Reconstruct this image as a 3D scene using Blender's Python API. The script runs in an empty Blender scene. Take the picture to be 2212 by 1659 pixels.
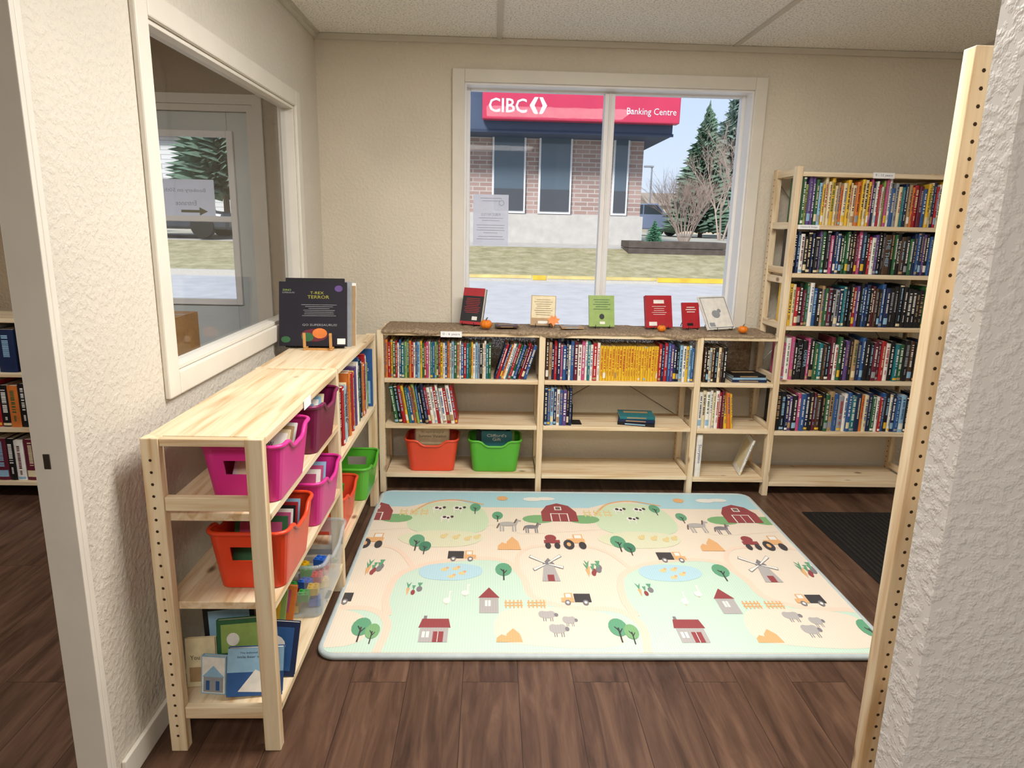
import bpy, bmesh, math, random
from mathutils import Vector, Matrix, Euler
random.seed(11)
R = math.radians
scn = bpy.context.scene
COL = scn.collection
try:
    scn.view_settings.view_transform = 'Standard'
except Exception:
    pass

# ------------------------------------------------------------------ camera
F = 1480.0; CAMH = 1.44
PITCH, YAW, ROLL = R(13.0), R(2.0), R(1.3)
fwd = Vector((math.sin(YAW)*math.cos(PITCH), math.cos(YAW)*math.cos(PITCH), -math.sin(PITCH)))
rt0 = Vector((math.cos(YAW), -math.sin(YAW), 0)); up0 = rt0.cross(fwd)
rt = rt0*math.cos(ROLL) + up0*math.sin(ROLL)
up = up0*math.cos(ROLL) - rt0*math.sin(ROLL)
EYE = Vector((0, 0, CAMH))
cd = bpy.data.cameras.new('camera'); cam = bpy.data.objects.new('camera', cd); COL.objects.link(cam)
cd.sensor_width = 36; cd.lens = 36*F/2212; cd.clip_start = .02; cd.clip_end = 500
M = Matrix.Identity(4)
for i in range(3):
    M[i][0] = rt[i]; M[i][1] = up[i]; M[i][2] = -fwd[i]; M[i][3] = EYE[i]
cam.matrix_world = M
scn.camera = cam

def at(px, py, X=None, Y=None, Z=None):
    d = fwd + rt*((px-1106)/F) - up*((py-829.5)/F)
    if X is not None: t = (X-EYE.x)/d.x
    elif Y is not None: t = (Y-EYE.y)/d.y
    else: t = (Z-EYE.z)/d.z
    return EYE + d*t
def RY(x0, y0, x1, y1, Y):
    xm, ym = (x0+x1)/2, (y0+y1)/2
    return at(x0, ym, Y=Y).x, at(x1, ym, Y=Y).x, at(xm, y1, Y=Y).z, at(xm, y0, Y=Y).z

# ------------------------------------------------------------------ materials
def lin(h):
    c = [int(h[i:i+2], 16)/255 for i in (0, 2, 4)]
    return [x/12.92 if x <= .04045 else ((x+.055)/1.055)**2.4 for x in c]
def newmat(name):
    m = bpy.data.materials.new(name); m.use_nodes = True
    nt = m.node_tree
    return m, nt, nt.nodes['Principled BSDF']
def N(nt, typ, **kw):
    n = nt.nodes.new(typ)
    for k, v in kw.items():
        if k.startswith('i_'): n.inputs[k[2:].replace('_', ' ')].default_value = v
        else: setattr(n, k, v)
    return n
def ramp(nt, stops):
    r = nt.nodes.new('ShaderNodeValToRGB')
    e = r.color_ramp.elements
    while len(e) < len(stops): e.new(.5)
    for i, (p, c) in enumerate(stops):
        e[i].position = p; e[i].color = (*c[:3], 1)
    return r
def pm(name, h, rough=.55, var=.07, scale=25, bump=0, bscale=80, metal=0, spec=.35, bdist=.01):
    m, nt, b = newmat(name); L = nt.links
    c = lin(h)
    tc = N(nt, 'ShaderNodeTexCoord')
    nz = N(nt, 'ShaderNodeTexNoise', i_Scale=scale, i_Detail=3.0)
    L.new(tc.outputs['Object'], nz.inputs['Vector'])
    r = ramp(nt, [(.3, [x*(1-var) for x in c]), (.7, [min(1, x*(1+var)) for x in c])])
    L.new(nz.outputs['Fac'], r.inputs['Fac']); L.new(r.outputs['Color'], b.inputs['Base Color'])
    b.inputs['Roughness'].default_value = rough; b.inputs['Metallic'].default_value = metal
    b.inputs['Specular IOR Level'].default_value = spec
    if bump:
        n2 = N(nt, 'ShaderNodeTexNoise', i_Scale=bscale, i_Detail=2.0)
        L.new(tc.outputs['Object'], n2.inputs['Vector'])
        bp = N(nt, 'ShaderNodeBump', i_Strength=bump, i_Distance=bdist)
        L.new(n2.outputs['Fac'], bp.inputs['Height']); L.new(bp.outputs['Normal'], b.inputs['Normal'])
    return m
def pine(axis, name, lo='c9a77c', hi='e0cba9'):
    m, nt, b = newmat(name); L = nt.links
    tc = N(nt, 'ShaderNodeTexCoord'); oi = N(nt, 'ShaderNodeObjectInfo')
    mul = N(nt, 'ShaderNodeVectorMath', operation='MULTIPLY_ADD')
    mul.inputs[1].default_value = (1, 1, 1)
    L.new(tc.outputs['Object'], mul.inputs[0])
    sc = N(nt, 'ShaderNodeVectorMath', operation='SCALE'); sc.inputs[0].default_value = (3.1, 5.3, 7.7)
    L.new(oi.outputs['Random'], sc.inputs['Scale']); L.new(sc.outputs[0], mul.inputs[2])
    mp_ = N(nt, 'ShaderNodeMapping')
    s = [1, 1, 1]; s['XYZ'.index(axis)] = .06
    mp_.inputs['Scale'].default_value = s
    L.new(mul.outputs[0], mp_.inputs['Vector'])
    nz = N(nt, 'ShaderNodeTexNoise', i_Scale=42.0, i_Detail=5.0, i_Distortion=.6)
    L.new(mp_.outputs[0], nz.inputs['Vector'])
    r = ramp(nt, [(.3, lin(lo)), (.5, lin(hi)), (.75, lin('e9dabd'))])
    L.new(nz.outputs['Fac'], r.inputs['Fac'])
    mp2 = N(nt, 'ShaderNodeMapping'); s2 = [1, 1, 1]; s2['XYZ'.index(axis)] = .55
    mp2.inputs['Scale'].default_value = s2
    L.new(mul.outputs[0], mp2.inputs['Vector'])
    vo = N(nt, 'ShaderNodeTexVoronoi', i_Scale=8.0)
    L.new(mp2.outputs[0], vo.inputs['Vector'])
    kr = ramp(nt, [(.05, lin('6b3f1f')), (.13, (1, 1, 1))])
    L.new(vo.outputs['Distance'], kr.inputs['Fac'])
    mx = N(nt, 'ShaderNodeMixRGB', blend_type='MULTIPLY'); mx.inputs[0].default_value = .8
    L.new(r.outputs['Color'], mx.inputs[1]); L.new(kr.outputs['Color'], mx.inputs[2])
    L.new(mx.outputs[0], b.inputs['Base Color'])
    b.inputs['Roughness'].default_value = .6; b.inputs['Specular IOR Level'].default_value = .25
    return m
PX, PYm, PZ = pine('X', 'pine_grain_x'), pine('Y', 'pine_grain_y'), pine('Z', 'pine_grain_z')
HOLE = pm('peg_hole_dark', '3a2817', .9)
CC = dict(k='1a191c', n='1d2a4c', b='30588f', l='8fb6d0', t='23717a', g='30603c', e='8fa95a', y='dfb433', o='cf7434',
          r='a8242c', m='602030', p='b84f7b', v='5d4580', w='e6e3db', c='decfa9', s='94979c', d='4b3425', x='ab8d66', q='a3a045', u='17131f')
CN = dict(k='black', n='navy', b='blue', l='pale blue', t='teal', g='green', e='lime green', y='yellow', o='orange', r='red',
          m='maroon', p='pink', v='purple', w='white', c='cream', s='grey', d='brown', x='tan', q='olive', u='dark purple')
BM = {k: pm('book_'+CN[k].replace(' ', '_'), v, .42, .10, 35) for k, v in CC.items()}
PAGE = pm('page_paper', 'e6ddca', .8, .05, 120)
def wallmat(name, h, strength=.34, scale=60, dist=.005):
    m, nt, b = newmat(name); L = nt.links
    tc = N(nt, 'ShaderNodeTexCoord')
    n1 = N(nt, 'ShaderNodeTexNoise', i_Scale=float(scale), i_Detail=3.0, i_Roughness=.55)
    n2 = N(nt, 'ShaderNodeTexNoise', i_Scale=2.0, i_Detail=2.0)
    L.new(tc.outputs['Object'], n1.inputs['Vector']); L.new(tc.outputs['Object'], n2.inputs['Vector'])
    c = lin(h); r = ramp(nt, [(.3, [x*.95 for x in c]), (.7, [x*1.03 for x in c])])
    L.new(n2.outputs['Fac'], r.inputs['Fac']); L.new(r.outputs['Color'], b.inputs['Base Color'])
    hr = ramp(nt, [(.44, (0, 0, 0)), (.64, (1, 1, 1))]); L.new(n1.outputs['Fac'], hr.inputs['Fac'])
    bp = N(nt, 'ShaderNodeBump', i_Strength=strength, i_Distance=dist)
    L.new(hr.outputs['Color'], bp.inputs['Height']); L.new(bp.outputs['Normal'], b.inputs['Normal'])
    b.inputs['Roughness'].default_value = .55; b.inputs['Specular IOR Level'].default_value = .3
    return m
WALL = wallmat('wall_textured_cream', 'dad1bf')
WALLL = wallmat('wall_textured_left', 'd6cfc2')
WALLG = wallmat('wall_textured_grey_white', 'd0cdc9')
WALLT = wallmat('wall_textured_tan', 'b09d83')
TRIM = pm('trim_cream_paint', 'e0dace', .4, .03, 8)
VINYL = pm('white_vinyl', 'eeecea', .35, .02, 8)
def ceilmat():
    m, nt, b = newmat('ceiling_tile'); L = nt.links
    tc = N(nt, 'ShaderNodeTexCoord'); nz = N(nt, 'ShaderNodeTexNoise', i_Scale=110.0, i_Detail=3.0)
    L.new(tc.outputs['Object'], nz.inputs['Vector'])
    r = ramp(nt, [(.36, lin('c9c4ba')), (.5, lin('f6f2ea'))]); L.new(nz.outputs['Fac'], r.inputs['Fac'])
    L.new(r.outputs['Color'], b.inputs['Base Color']); b.inputs['Roughness'].default_value = .9
    bp = N(nt, 'ShaderNodeBump', i_Strength=.5, i_Distance=.004)
    L.new(nz.outputs['Fac'], bp.inputs['Height']); L.new(bp.outputs['Normal'], b.inputs['Normal'])
    return m
CEIL = ceilmat()
def floormat():
    m, nt, b = newmat('floor_dark_planks'); L = nt.links
    tc = N(nt, 'ShaderNodeTexCoord')
    mp_ = N(nt, 'ShaderNodeMapping'); mp_.inputs['Rotation'].default_value = (0, 0, R(90)); mp_.inputs['Location'].default_value = (.3, .07, 0)
    L.new(tc.outputs['Object'], mp_.inputs['Vector'])
    br = N(nt, 'ShaderNodeTexBrick', offset=.37, i_Scale=1.0, i_Mortar_Size=.001, i_Brick_Width=1.2, i_Row_Height=.18, i_Bias=0.0)
    br.inputs['Color1'].default_value = (0, 0, 0, 1); br.inputs['Color2'].default_value = (1, 1, 1, 1); br.inputs['Mortar'].default_value = (.5, .5, .5, 1)
    L.new(mp_.outputs[0], br.inputs['Vector'])
    g = N(nt, 'ShaderNodeMapping'); g.inputs['Scale'].default_value = (1, .11, 1)
    L.new(tc.outputs['Object'], g.inputs['Vector'])
    w = N(nt, 'ShaderNodeMath', operation='MULTIPLY'); w.inputs[1].default_value = 23.0
    L.new(br.outputs['Color'], w.inputs[0])
    nz = N(nt, 'ShaderNodeTexNoise', noise_dimensions='4D', i_Scale=16.0, i_Detail=8.0, i_Distortion=1.6, i_Roughness=.62)
    L.new(g.outputs[0], nz.inputs['Vector']); L.new(w.outputs[0], nz.inputs['W'])
    r = ramp(nt, [(.28, lin('33231a')), (.48, lin('543d30')), (.74, lin('735846'))])
    L.new(nz.outputs['Fac'], r.inputs['Fac'])
    tint = ramp(nt, [(0, (.88, .86, .85)), (1, (1.08, 1.06, 1.04))]); L.new(br.outputs['Color'], tint.inputs['Fac'])
    mx = N(nt, 'ShaderNodeMixRGB', blend_type='MULTIPLY'); mx.inputs[0].default_value = 1
    L.new(r.outputs['Color'], mx.inputs[1]); L.new(tint.outputs['Color'], mx.inputs[2])
    mo = N(nt, 'ShaderNodeMixRGB'); mo.inputs[2].default_value = (*lin('2a1d16'), 1)
    L.new(br.outputs['Fac'], mo.inputs[0]); L.new(mx.outputs[0], mo.inputs[1])
    L.new(mo.outputs[0], b.inputs['Base Color'])
    b.inputs['Roughness'].default_value = .38; b.inputs['Specular IOR Level'].default_value = .35
    return m
FLOOR = floormat()
def glassmat(name, tint=(1, 1, 1), film=0.0, base=.005, graz=.6):
    m, nt, b = newmat(name); L = nt.links
    out = nt.nodes['Material Output']; nt.nodes.remove(b)
    tr = N(nt, 'ShaderNodeBsdfTransparent'); tr.inputs[0].default_value = (*tint, 1)
    gl = N(nt, 'ShaderNodeBsdfGlossy'); gl.inputs['Roughness'].default_value = .02
    ge = N(nt, 'ShaderNodeNewGeometry')
    dt = N(nt, 'ShaderNodeVectorMath', operation='DOT_PRODUCT'); L.new(ge.outputs['Normal'], dt.inputs[0]); L.new(ge.outputs['Incoming'], dt.inputs[1])
    ab = N(nt, 'ShaderNodeMath', operation='ABSOLUTE'); L.new(dt.outputs['Value'], ab.inputs[0])
    om = N(nt, 'ShaderNodeMath', operation='SUBTRACT'); om.inputs[0].default_value = 1.0; L.new(ab.outputs[0], om.inputs[1])
    pw = N(nt, 'ShaderNodeMath', operation='POWER'); L.new(om.outputs[0], pw.inputs[0]); pw.inputs[1].default_value = 5.0
    ma = N(nt, 'ShaderNodeMath', operation='MULTIPLY_ADD'); L.new(pw.outputs[0], ma.inputs[0]); ma.inputs[1].default_value = graz; ma.inputs[2].default_value = base
    mx = N(nt, 'ShaderNodeMixShader'); L.new(ma.outputs[0], mx.inputs[0]); L.new(tr.outputs[0], mx.inputs[1]); L.new(gl.outputs[0], mx.inputs[2])
    last = mx
    if film:
        df = N(nt, 'ShaderNodeBsdfDiffuse'); df.inputs[0].default_value = (.85, .87, .9, 1)
        m2 = N(nt, 'ShaderNodeMixShader'); m2.inputs[0].default_value = film
        L.new(mx.outputs[0], m2.inputs[1]); L.new(df.outputs[0], m2.inputs[2]); last = m2
    L.new(last.outputs[0], out.inputs['Surface'])
    return m
GLASS = glassmat('window_glass', (.99, .995, 1), 0, .004)
CLEAR = glassmat('clear_plastic', (.92, .95, .97), .16, .04)
def sheer(name, h, trans, tl=.35):
    m, nt, b = newmat(name); L = nt.links
    out = nt.nodes['Material Output']; nt.nodes.remove(b)
    tc = N(nt, 'ShaderNodeTexCoord'); nz = N(nt, 'ShaderNodeTexNoise', i_Scale=40.0); L.new(tc.outputs['Object'], nz.inputs['Vector'])
    c = lin(h); r = ramp(nt, [(.3, [x*.97 for x in c]), (.7, c)]); L.new(nz.outputs['Fac'], r.inputs['Fac'])
    df = N(nt, 'ShaderNodeBsdfDiffuse'); t1 = N(nt, 'ShaderNodeBsdfTranslucent'); tr = N(nt, 'ShaderNodeBsdfTransparent')
    L.new(r.outputs[0], df.inputs[0]); L.new(r.outputs[0], t1.inputs[0])
    m1 = N(nt, 'ShaderNodeMixShader'); m1.inputs[0].default_value = tl; L.new(df.outputs[0], m1.inputs[1]); L.new(t1.outputs[0], m1.inputs[2])
    m2 = N(nt, 'ShaderNodeMixShader'); m2.inputs[0].default_value = trans; L.new(m1.outputs[0], m2.inputs[1]); L.new(tr.outputs[0], m2.inputs[2])
    L.new(m2.outputs[0], out.inputs['Surface'])
    return m
SHEER = sheer('thin_notice_paper', 'f2f2f8', .3, .5)
def burlapmat():
    m, nt, b = newmat('burlap_weave'); L = nt.links
    out = nt.nodes['Material Output']; nt.nodes.remove(b)
    tc = N(nt, 'ShaderNodeTexCoord')
    nz = N(nt, 'ShaderNodeTexNoise', i_Scale=70.0, i_Detail=5.0); L.new(tc.outputs['Object'], nz.inputs['Vector'])
    r = ramp(nt, [(.3, lin('8d7862')), (.7, lin('c8b297'))]); L.new(nz.outputs['Fac'], r.inputs['Fac'])
    df = N(nt, 'ShaderNodeBsdfDiffuse'); tl = N(nt, 'ShaderNodeBsdfTranslucent'); tr = N(nt, 'ShaderNodeBsdfTransparent')
    L.new(r.outputs[0], df.inputs[0]); L.new(r.outputs[0], tl.inputs[0])
    m1 = N(nt, 'ShaderNodeMixShader'); m1.inputs[0].default_value = .22
    L.new(df.outputs[0], m1.inputs[1]); L.new(tl.outputs[0], m1.inputs[2])
    ck = N(nt, 'ShaderNodeTexVoronoi', i_Scale=260.0); L.new(tc.outputs['Object'], ck.inputs['Vector'])
    rr = ramp(nt, [(.5, (0, 0, 0)), (.65, (.6, .6, .6))]); L.new(ck.outputs['Distance'], rr.inputs['Fac'])
    m2 = N(nt, 'ShaderNodeMixShader'); L.new(rr.outputs[0], m2.inputs[0]); L.new(m1.outputs[0], m2.inputs[1]); L.new(tr.outputs[0], m2.inputs[2])
    L.new(m2.outputs[0], out.inputs['Surface'])
    return m
BURLAP = burlapmat()
def brickmat(name, a, b2, mortar, bw=.42, rh=.13):
    m, nt, b = newmat(name); L = nt.links
    tc = N(nt, 'ShaderNodeTexCoord'); sp = N(nt, 'ShaderNodeSeparateXYZ'); cb = N(nt, 'ShaderNodeCombineXYZ')
    ad = N(nt, 'ShaderNodeMath', operation='ADD')
    L.new(tc.outputs['Object'], sp.inputs[0]); L.new(sp.outputs[0], ad.inputs[0]); L.new(sp.outputs[1], ad.inputs[1])
    L.new(ad.outputs[0], cb.inputs[0]); L.new(sp.outputs[2], cb.inputs[1])
    br = N(nt, 'ShaderNodeTexBrick', i_Scale=1.0, i_Mortar_Size=.015, i_Brick_Width=bw, i_Row_Height=rh)
    br.inputs['Color1'].default_value = (*lin(a), 1); br.inputs['Color2'].default_value = (*lin(b2), 1); br.inputs['Mortar'].default_value = (*lin(mortar), 1)
    L.new(cb.outputs[0], br.inputs['Vector']); L.new(br.outputs['Color'], b.inputs['Base Color'])
    b.inputs['Roughness'].default_value = .85
    return m
BLACKW = pm('black_wire', '151515', .4)
WHITEP = pm('white_paper', 'efeff0', .8, .02)
INK = pm('grey_ink', '6a6a72', .8)
INKF = pm('faint_ink', 'a2a2b0', .8)
PLATE = pm('switch_plate', 'e2ded4', .4, .02)
STEEL = pm('brushed_steel', '8f8c86', .35, .05, 60, metal=1)

# ------------------------------------------------------------------ mesh builder
class MB:
    def __init__(s): s.bm = bmesh.new()
    def box(s, x0, x1, y0, y1, z0, z1, m=0, T=None):
        ps = [(x0,y0,z0),(x1,y0,z0),(x1,y1,z0),(x0,y1,z0),(x0,y0,z1),(x1,y0,z1),(x1,y1,z1),(x0,y1,z1)]
        vs = [s.bm.verts.new(T @ Vector(p) if T else p) for p in ps]
        for f in ((0,3,2,1),(4,5,6,7),(0,1,5,4),(1,2,6,5),(2,3,7,6),(3,0,4,7)):
            s.bm.faces.new([vs[i] for i in f]).material_index = m
        return s
    def poly(s, pts, m=0):
        try:
            f = s.bm.faces.new([s.bm.verts.new(p) for p in pts]); f.material_index = m
        except Exception: pass
        return s
    def prism(s, pts, off, m=0):
        a = [Vector(p) for p in pts]; off = Vector(off)
        v0 = [s.bm.verts.new(p) for p in a]; v1 = [s.bm.verts.new(p+off) for p in a]
        n = len(a)
        s.bm.faces.new(v0[::-1]).material_index = m; s.bm.faces.new(v1).material_index = m
        for i in range(n):
            s.bm.faces.new([v0[i], v0[(i+1) % n], v1[(i+1) % n], v1[i]]).material_index = m
        return s
    def tube(s, pts, r, m=0, n=6, r1=None, closed=False):
        pts = [Vector(p) for p in pts]; rings = []
        K = len(pts)
        for i, p in enumerate(pts):
            if closed: t = pts[(i+1) % K]-pts[i-1]
            else: t = pts[min(i+1, K-1)]-pts[max(i-1, 0)]
            t.normalize()
            a = t.cross(Vector((0, 0, 1)))
            if a.length < .05: a = t.cross(Vector((1, 0, 0)))
            a.normalize(); b = t.cross(a)
            rr = r if r1 is None else r+(r1-r)*i/max(1, K-1)
            rings.append([s.bm.verts.new(p+(a*math.cos(2*math.pi*k/n)+b*math.sin(2*math.pi*k/n))*rr) for k in range(n)])
        for i in range(K if closed else K-1):
            A, B = rings[i], rings[(i+1) % K]
            for k in range(n):
                s.bm.faces.new([A[k], A[(k+1) % n], B[(k+1) % n], B[k]]).material_index = m
        if not closed:
            s.bm.faces.new(rings[0][::-1]).material_index = m; s.bm.faces.new(rings[-1]).material_index = m
        return s
    def lathe(s, prof, c=(0,0,0), n=16, m=0, rib=0, ribs=8):
        rings = []
        for (r, z) in prof:
            rings.append([s.bm.verts.new((c[0]+r*(1-rib*abs(math.sin(ribs*math.pi*k/n)))*math.cos(2*math.pi*k/n),
                          c[1]+r*(1-rib*abs(math.sin(ribs*math.pi*k/n)))*math.sin(2*math.pi*k/n), c[2]+z)) for k in range(n)])
        for i in range(len(rings)-1):
            for k in range(n):
                s.bm.faces.new([rings[i][k], rings[i][(k+1) % n], rings[i+1][(k+1) % n], rings[i+1][k]]).material_index = m
        s.bm.faces.new(rings[0][::-1]).material_index = m; s.bm.faces.new(rings[-1]).material_index = m
        return s
    def disc(s, c, ax, r, m=0, n=6):
        ax = Vector(ax); a = ax.cross(Vector((0, 0, 1)))
        if a.length < .1: a = Vector((1, 0, 0))
        a.normalize(); b = ax.cross(a)
        return s.poly([Vector(c)+(a*math.cos(2*math.pi*k/n)+b*math.sin(2*math.pi*k/n))*r for k in range(n)], m)
    def text(s, string, T, height=None, width=None, m=0, bold=0.0):
        cu = bpy.data.curves.new('t', 'FONT'); cu.body = string; cu.size = 1; cu.align_x = 'CENTER'; cu.align_y = 'CENTER'; cu.resolution_u = 2
        cu.extrude = 0; cu.offset = bold
        ob = bpy.data.objects.new('t', cu); COL.objects.link(ob)
        me = None
        try: me = bpy.data.meshes.new_from_object(ob)
        except Exception: me = None
        if me is None or len(me.vertices) == 0:
            dg = bpy.context.evaluated_depsgraph_get(); me = bpy.data.meshes.new_from_object(ob.evaluated_get(dg))
        bpy.data.objects.remove(ob); bpy.data.curves.remove(cu)
        if len(me.vertices) == 0: return s
        xs = [v.co.x for v in me.vertices]; ys = [v.co.y for v in me.vertices]
        w, h = max(xs)-min(xs), max(ys)-min(ys)
        sx = sy = 1
        if height: sx = sy = height/h
        if width:
            sx = width/w
            if not height: sy = sx
            else: sx = min(sx, sy*1.3) if w*sy < width else sx
        me.transform(Matrix.Translation((-(max(xs)+min(xs))/2, -(max(ys)+min(ys))/2, 0)))
        me.transform(T @ Matrix.Diagonal((sx, sy, 1, 1)))
        for p in me.polygons: p.material_index = m
        s.bm.from_mesh(me); bpy.data.meshes.remove(me)
        return s
    def build(s, name, mats, parent=None, loc=None, rot=None, bevel=0, smooth=False, solid=0):
        me = bpy.data.meshes.new(name); s.bm.normal_update(); s.bm.to_mesh(me); s.bm.free()
        if not isinstance(mats, (list, tuple)): mats = [mats]
        for m in mats: me.materials.append(m)
        o = bpy.data.objects.new(name, me); COL.objects.link(o)
        if parent: o.parent = parent
        if loc is not None: o.location = loc
        if rot is not None: o.rotation_euler = rot
        if smooth:
            for p in me.polygons: p.use_smooth = True
        if solid:
            md = o.modifiers.new('solid', 'SOLIDIFY'); md.thickness = solid; md.offset = 0
        if bevel:
            md = o.modifiers.new('bevel', 'BEVEL'); md.width = bevel; md.segments = 2; md.limit_method = 'ANGLE'; md.angle_limit = R(50)
        return o
def tag(o, label=None, cat=None, group=None, kind=None):
    if label: o['label'] = label
    if cat: o['category'] = cat
    if group: o['group'] = group
    if kind: o['kind'] = kind
    return o
def empty(name, loc, label=None, cat=None, group=None, rz=0, kind=None):
    o = bpy.data.objects.new(name, None); COL.objects.link(o); o.location = loc; o.rotation_euler = (0, 0, rz); o.empty_display_size = .05
    return tag(o, label, cat, group, kind)
def TN(loc):   # text facing -Y
    return Matrix(((1,0,0,loc[0]),(0,0,-1,loc[1]),(0,1,0,loc[2]),(0,0,0,1)))
def TP(loc):   # text facing +Y (reads mirrored from inside)
    return Matrix(((-1,0,0,loc[0]),(0,0,1,loc[1]),(0,1,0,loc[2]),(0,0,0,1)))
def TS(loc):   # spine text running down, facing -Y
    return Matrix(((0,1,0,loc[0]),(0,0,-1,loc[1]),(-1,0,0,loc[2]),(0,0,0,1)))

# ------------------------------------------------------------------ room shell
YB = 3.90; XL = -.93; TH = .055; ZC = 2.39
tag(MB().box(-4.2, 3.2, -2.6, YB+.16, -.06, 0).build('floor', FLOOR), kind='structure')
def wallbox(name, axis, p0, p1, u0, u1, z0, z1, holes, mat):
    us = sorted({u0, u1, *[h[0] for h in holes], *[h[1] for h in holes]}); zs = sorted({z0, z1, *[h[2] for h in holes], *[h[3] for h in holes]})
    mb = MB()
    for i in range(len(us)-1):
        for j in range(len(zs)-1):
            cu, cz = (us[i]+us[i+1])/2, (zs[j]+zs[j+1])/2
            if any(h[0] < cu < h[1] and h[2] < cz < h[3] for h in holes): continue
            if axis == 'Y': mb.box(us[i], us[i+1], p0, p1, zs[j], zs[j+1])
            else: mb.box(p0, p1, us[i], us[i+1], zs[j], zs[j+1])
    return tag(mb.build(name, mat), kind='structure')
WX0, WX1, WZ0, WZ1 = -.15, 1.405, .70, 2.175
DX0, DX1, DZ1 = -2.14, -1.27, 2.03
wallbox('wall_back', 'Y', YB, YB+.16, XL, 3.2, 0, ZC+.1, [(WX0, WX1, WZ0, WZ1)], WALL)
wallbox('wall_entry', 'Y', YB, YB+.16, -4.2, XL, 0, ZC+.1, [(DX0, DX1, 0, DZ1)], WALLT)
LY0, LY1, LZ0, LZ1 = 2.01, 3.42, 1.00, 1.96
YE = 1.475
wallbox('wall_left', 'X', XL-TH, XL, -2.6, YB, 0, ZC+.1, [(LY0, LY1, LZ0, LZ1), (.55, YE, 0, 2.08)], WALLL)
wallbox('wall_right', 'X', 3.2, 3.3, -2.6, YB+.16, 0, ZC+.1, [], WALL)
wallbox('wall_far_left', 'X', -4.3, -4.2, -2.6, YB+.16, 0, ZC+.1, [], WALLT)
wallbox('wall_front', 'Y', -2.7, -2.6, -4.3, 3.3, 0, ZC+.1, [], WALL)
wallbox('wall_partition', 'Y', .866, .93, .638, 3.2, 0, ZC, [], WALLG)
ce = tag(MB().box(-4.3, 3.3, -2.7, YB+.16, ZC+.1, ZC+.2).box(-4.2, 3.2, -2.6, YB-.001, ZC, ZC+.08).build('ceiling', CEIL), kind='structure')
GRID = pm('ceiling_grid_shaded', 'cbc4b6', .5, .03, 6)  # bar colour darkened to paint in the shadow lines at tile edges
for gx in (-.93+.02, .03, 1.27, 2.5):
    MB().box(gx-.013, gx+.013, -2.6, YB-.02, ZC-.008, ZC+.002).build('grid_bar', GRID, ce)
for gy in (2.7-1.22*k for k in range(0, 4)):
    MB().box(XL+.03, 3.2, gy-.012, gy+.012, ZC-.005, ZC+.002).build('grid_bar', GRID, ce)
MB().box(XL, 3.2, YB-.028, YB, ZC-.03, ZC-.001).build('wall_angle', GRID, ce, bevel=.002)
MB().box(XL, XL+.022, YE-.1, YB-.03, ZC-.026, ZC-.001).build('wall_angle', GRID, ce, bevel=.002)
tag(MB().box(XL, XL+.012, YE+.05, YB, 0.0, .075).build('baseboard_left', TRIM, bevel=.003), kind='structure')
tag(MB().box(XL+.015, 3.2, YB-.012, YB, 0.0, .09).build('baseboard_back', TRIM, bevel=.003), kind='structure')
# doorway jamb at the near end of the left wall
d = empty('trim_1', (0, 0, 0), kind='structure')
MB().box(XL-TH-.012, XL+.008, YE-.016, YE, 0, 2.08).build('jamb', TRIM, d, bevel=.002)
MB().box(XL, XL+.008, YE, YE+.02, 0, 2.10).build('casing', TRIM, d, bevel=.003)
MB().box(XL-TH-.012, XL-TH, YE, YE+.055, 0, 2.12).build('casing', TRIM, d, bevel=.003)
MB().box(XL-.045, XL-.030, YE-.018, YE-.0162, .895, .93).build('strike_plate', STEEL, d, bevel=.001)

# window_1 : street window in the back wall
w = empty('window_1', (0, 0, 0), kind='structure')
cw = .066
mb = MB()
mb.box(WX0-cw, WX0, YB-.018, YB, WZ0-cw, WZ1+cw); mb.box(WX1, WX1+cw, YB-.018, YB, WZ0-cw, WZ1+cw)
mb.box(WX0, WX1, YB-.018, YB, WZ1, WZ1+cw); mb.box(WX0, WX1, YB-.018, YB, WZ0-cw, WZ0)
mb.build('casing', TRIM, w, bevel=.004)
mb = MB()
mb.box(WX0, WX0+.01, YB, YB+.1, WZ0, WZ1); mb.box(WX1-.01, WX1, YB, YB+.1, WZ0, WZ1)
mb.box(WX0+.01, WX1-.01, YB, YB+.1, WZ1-.01, WZ1); mb.box(WX0+.01, WX1-.01, YB, YB+.1, WZ0, WZ0+.01)
mb.build('reveal', VINYL, w)
a0, a1, b0, b1 = WX0+.001, WX1-.001, WZ0+.001, WZ1-.001
sf = .026
mb = MB()
mb.box(a0, a0+sf, YB+.1, YB+.155, b0, b1); mb.box(a1-sf, a1, YB+.1, YB+.155, b0, b1)
mb.box(a0+sf, a1-sf, YB+.1, YB+.155, b1-.018, b1); mb.box(a0+sf, a1-sf, YB+.1, YB+.155, b0, b0+.03)
mb.build('sash_frame', VINYL, w, bevel=.003)
mxr = .672
MB().box(.614, mxr, YB+.09, YB+.15, b0+.03, b1-.018).box(.638, .648, YB+.08, YB+.09, b0+.03, b1-.018).build('mullion', VINYL, w, bevel=.004)
MB().box(a0+sf, .614, YB+.125, YB+.129, b0+.03, b1-.018).build('pane', GLASS, w)
MB().box(mxr, a1-sf, YB+.125, YB+.129, b0+.03, b1-.018).build('pane', GLASS, w)

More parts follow.
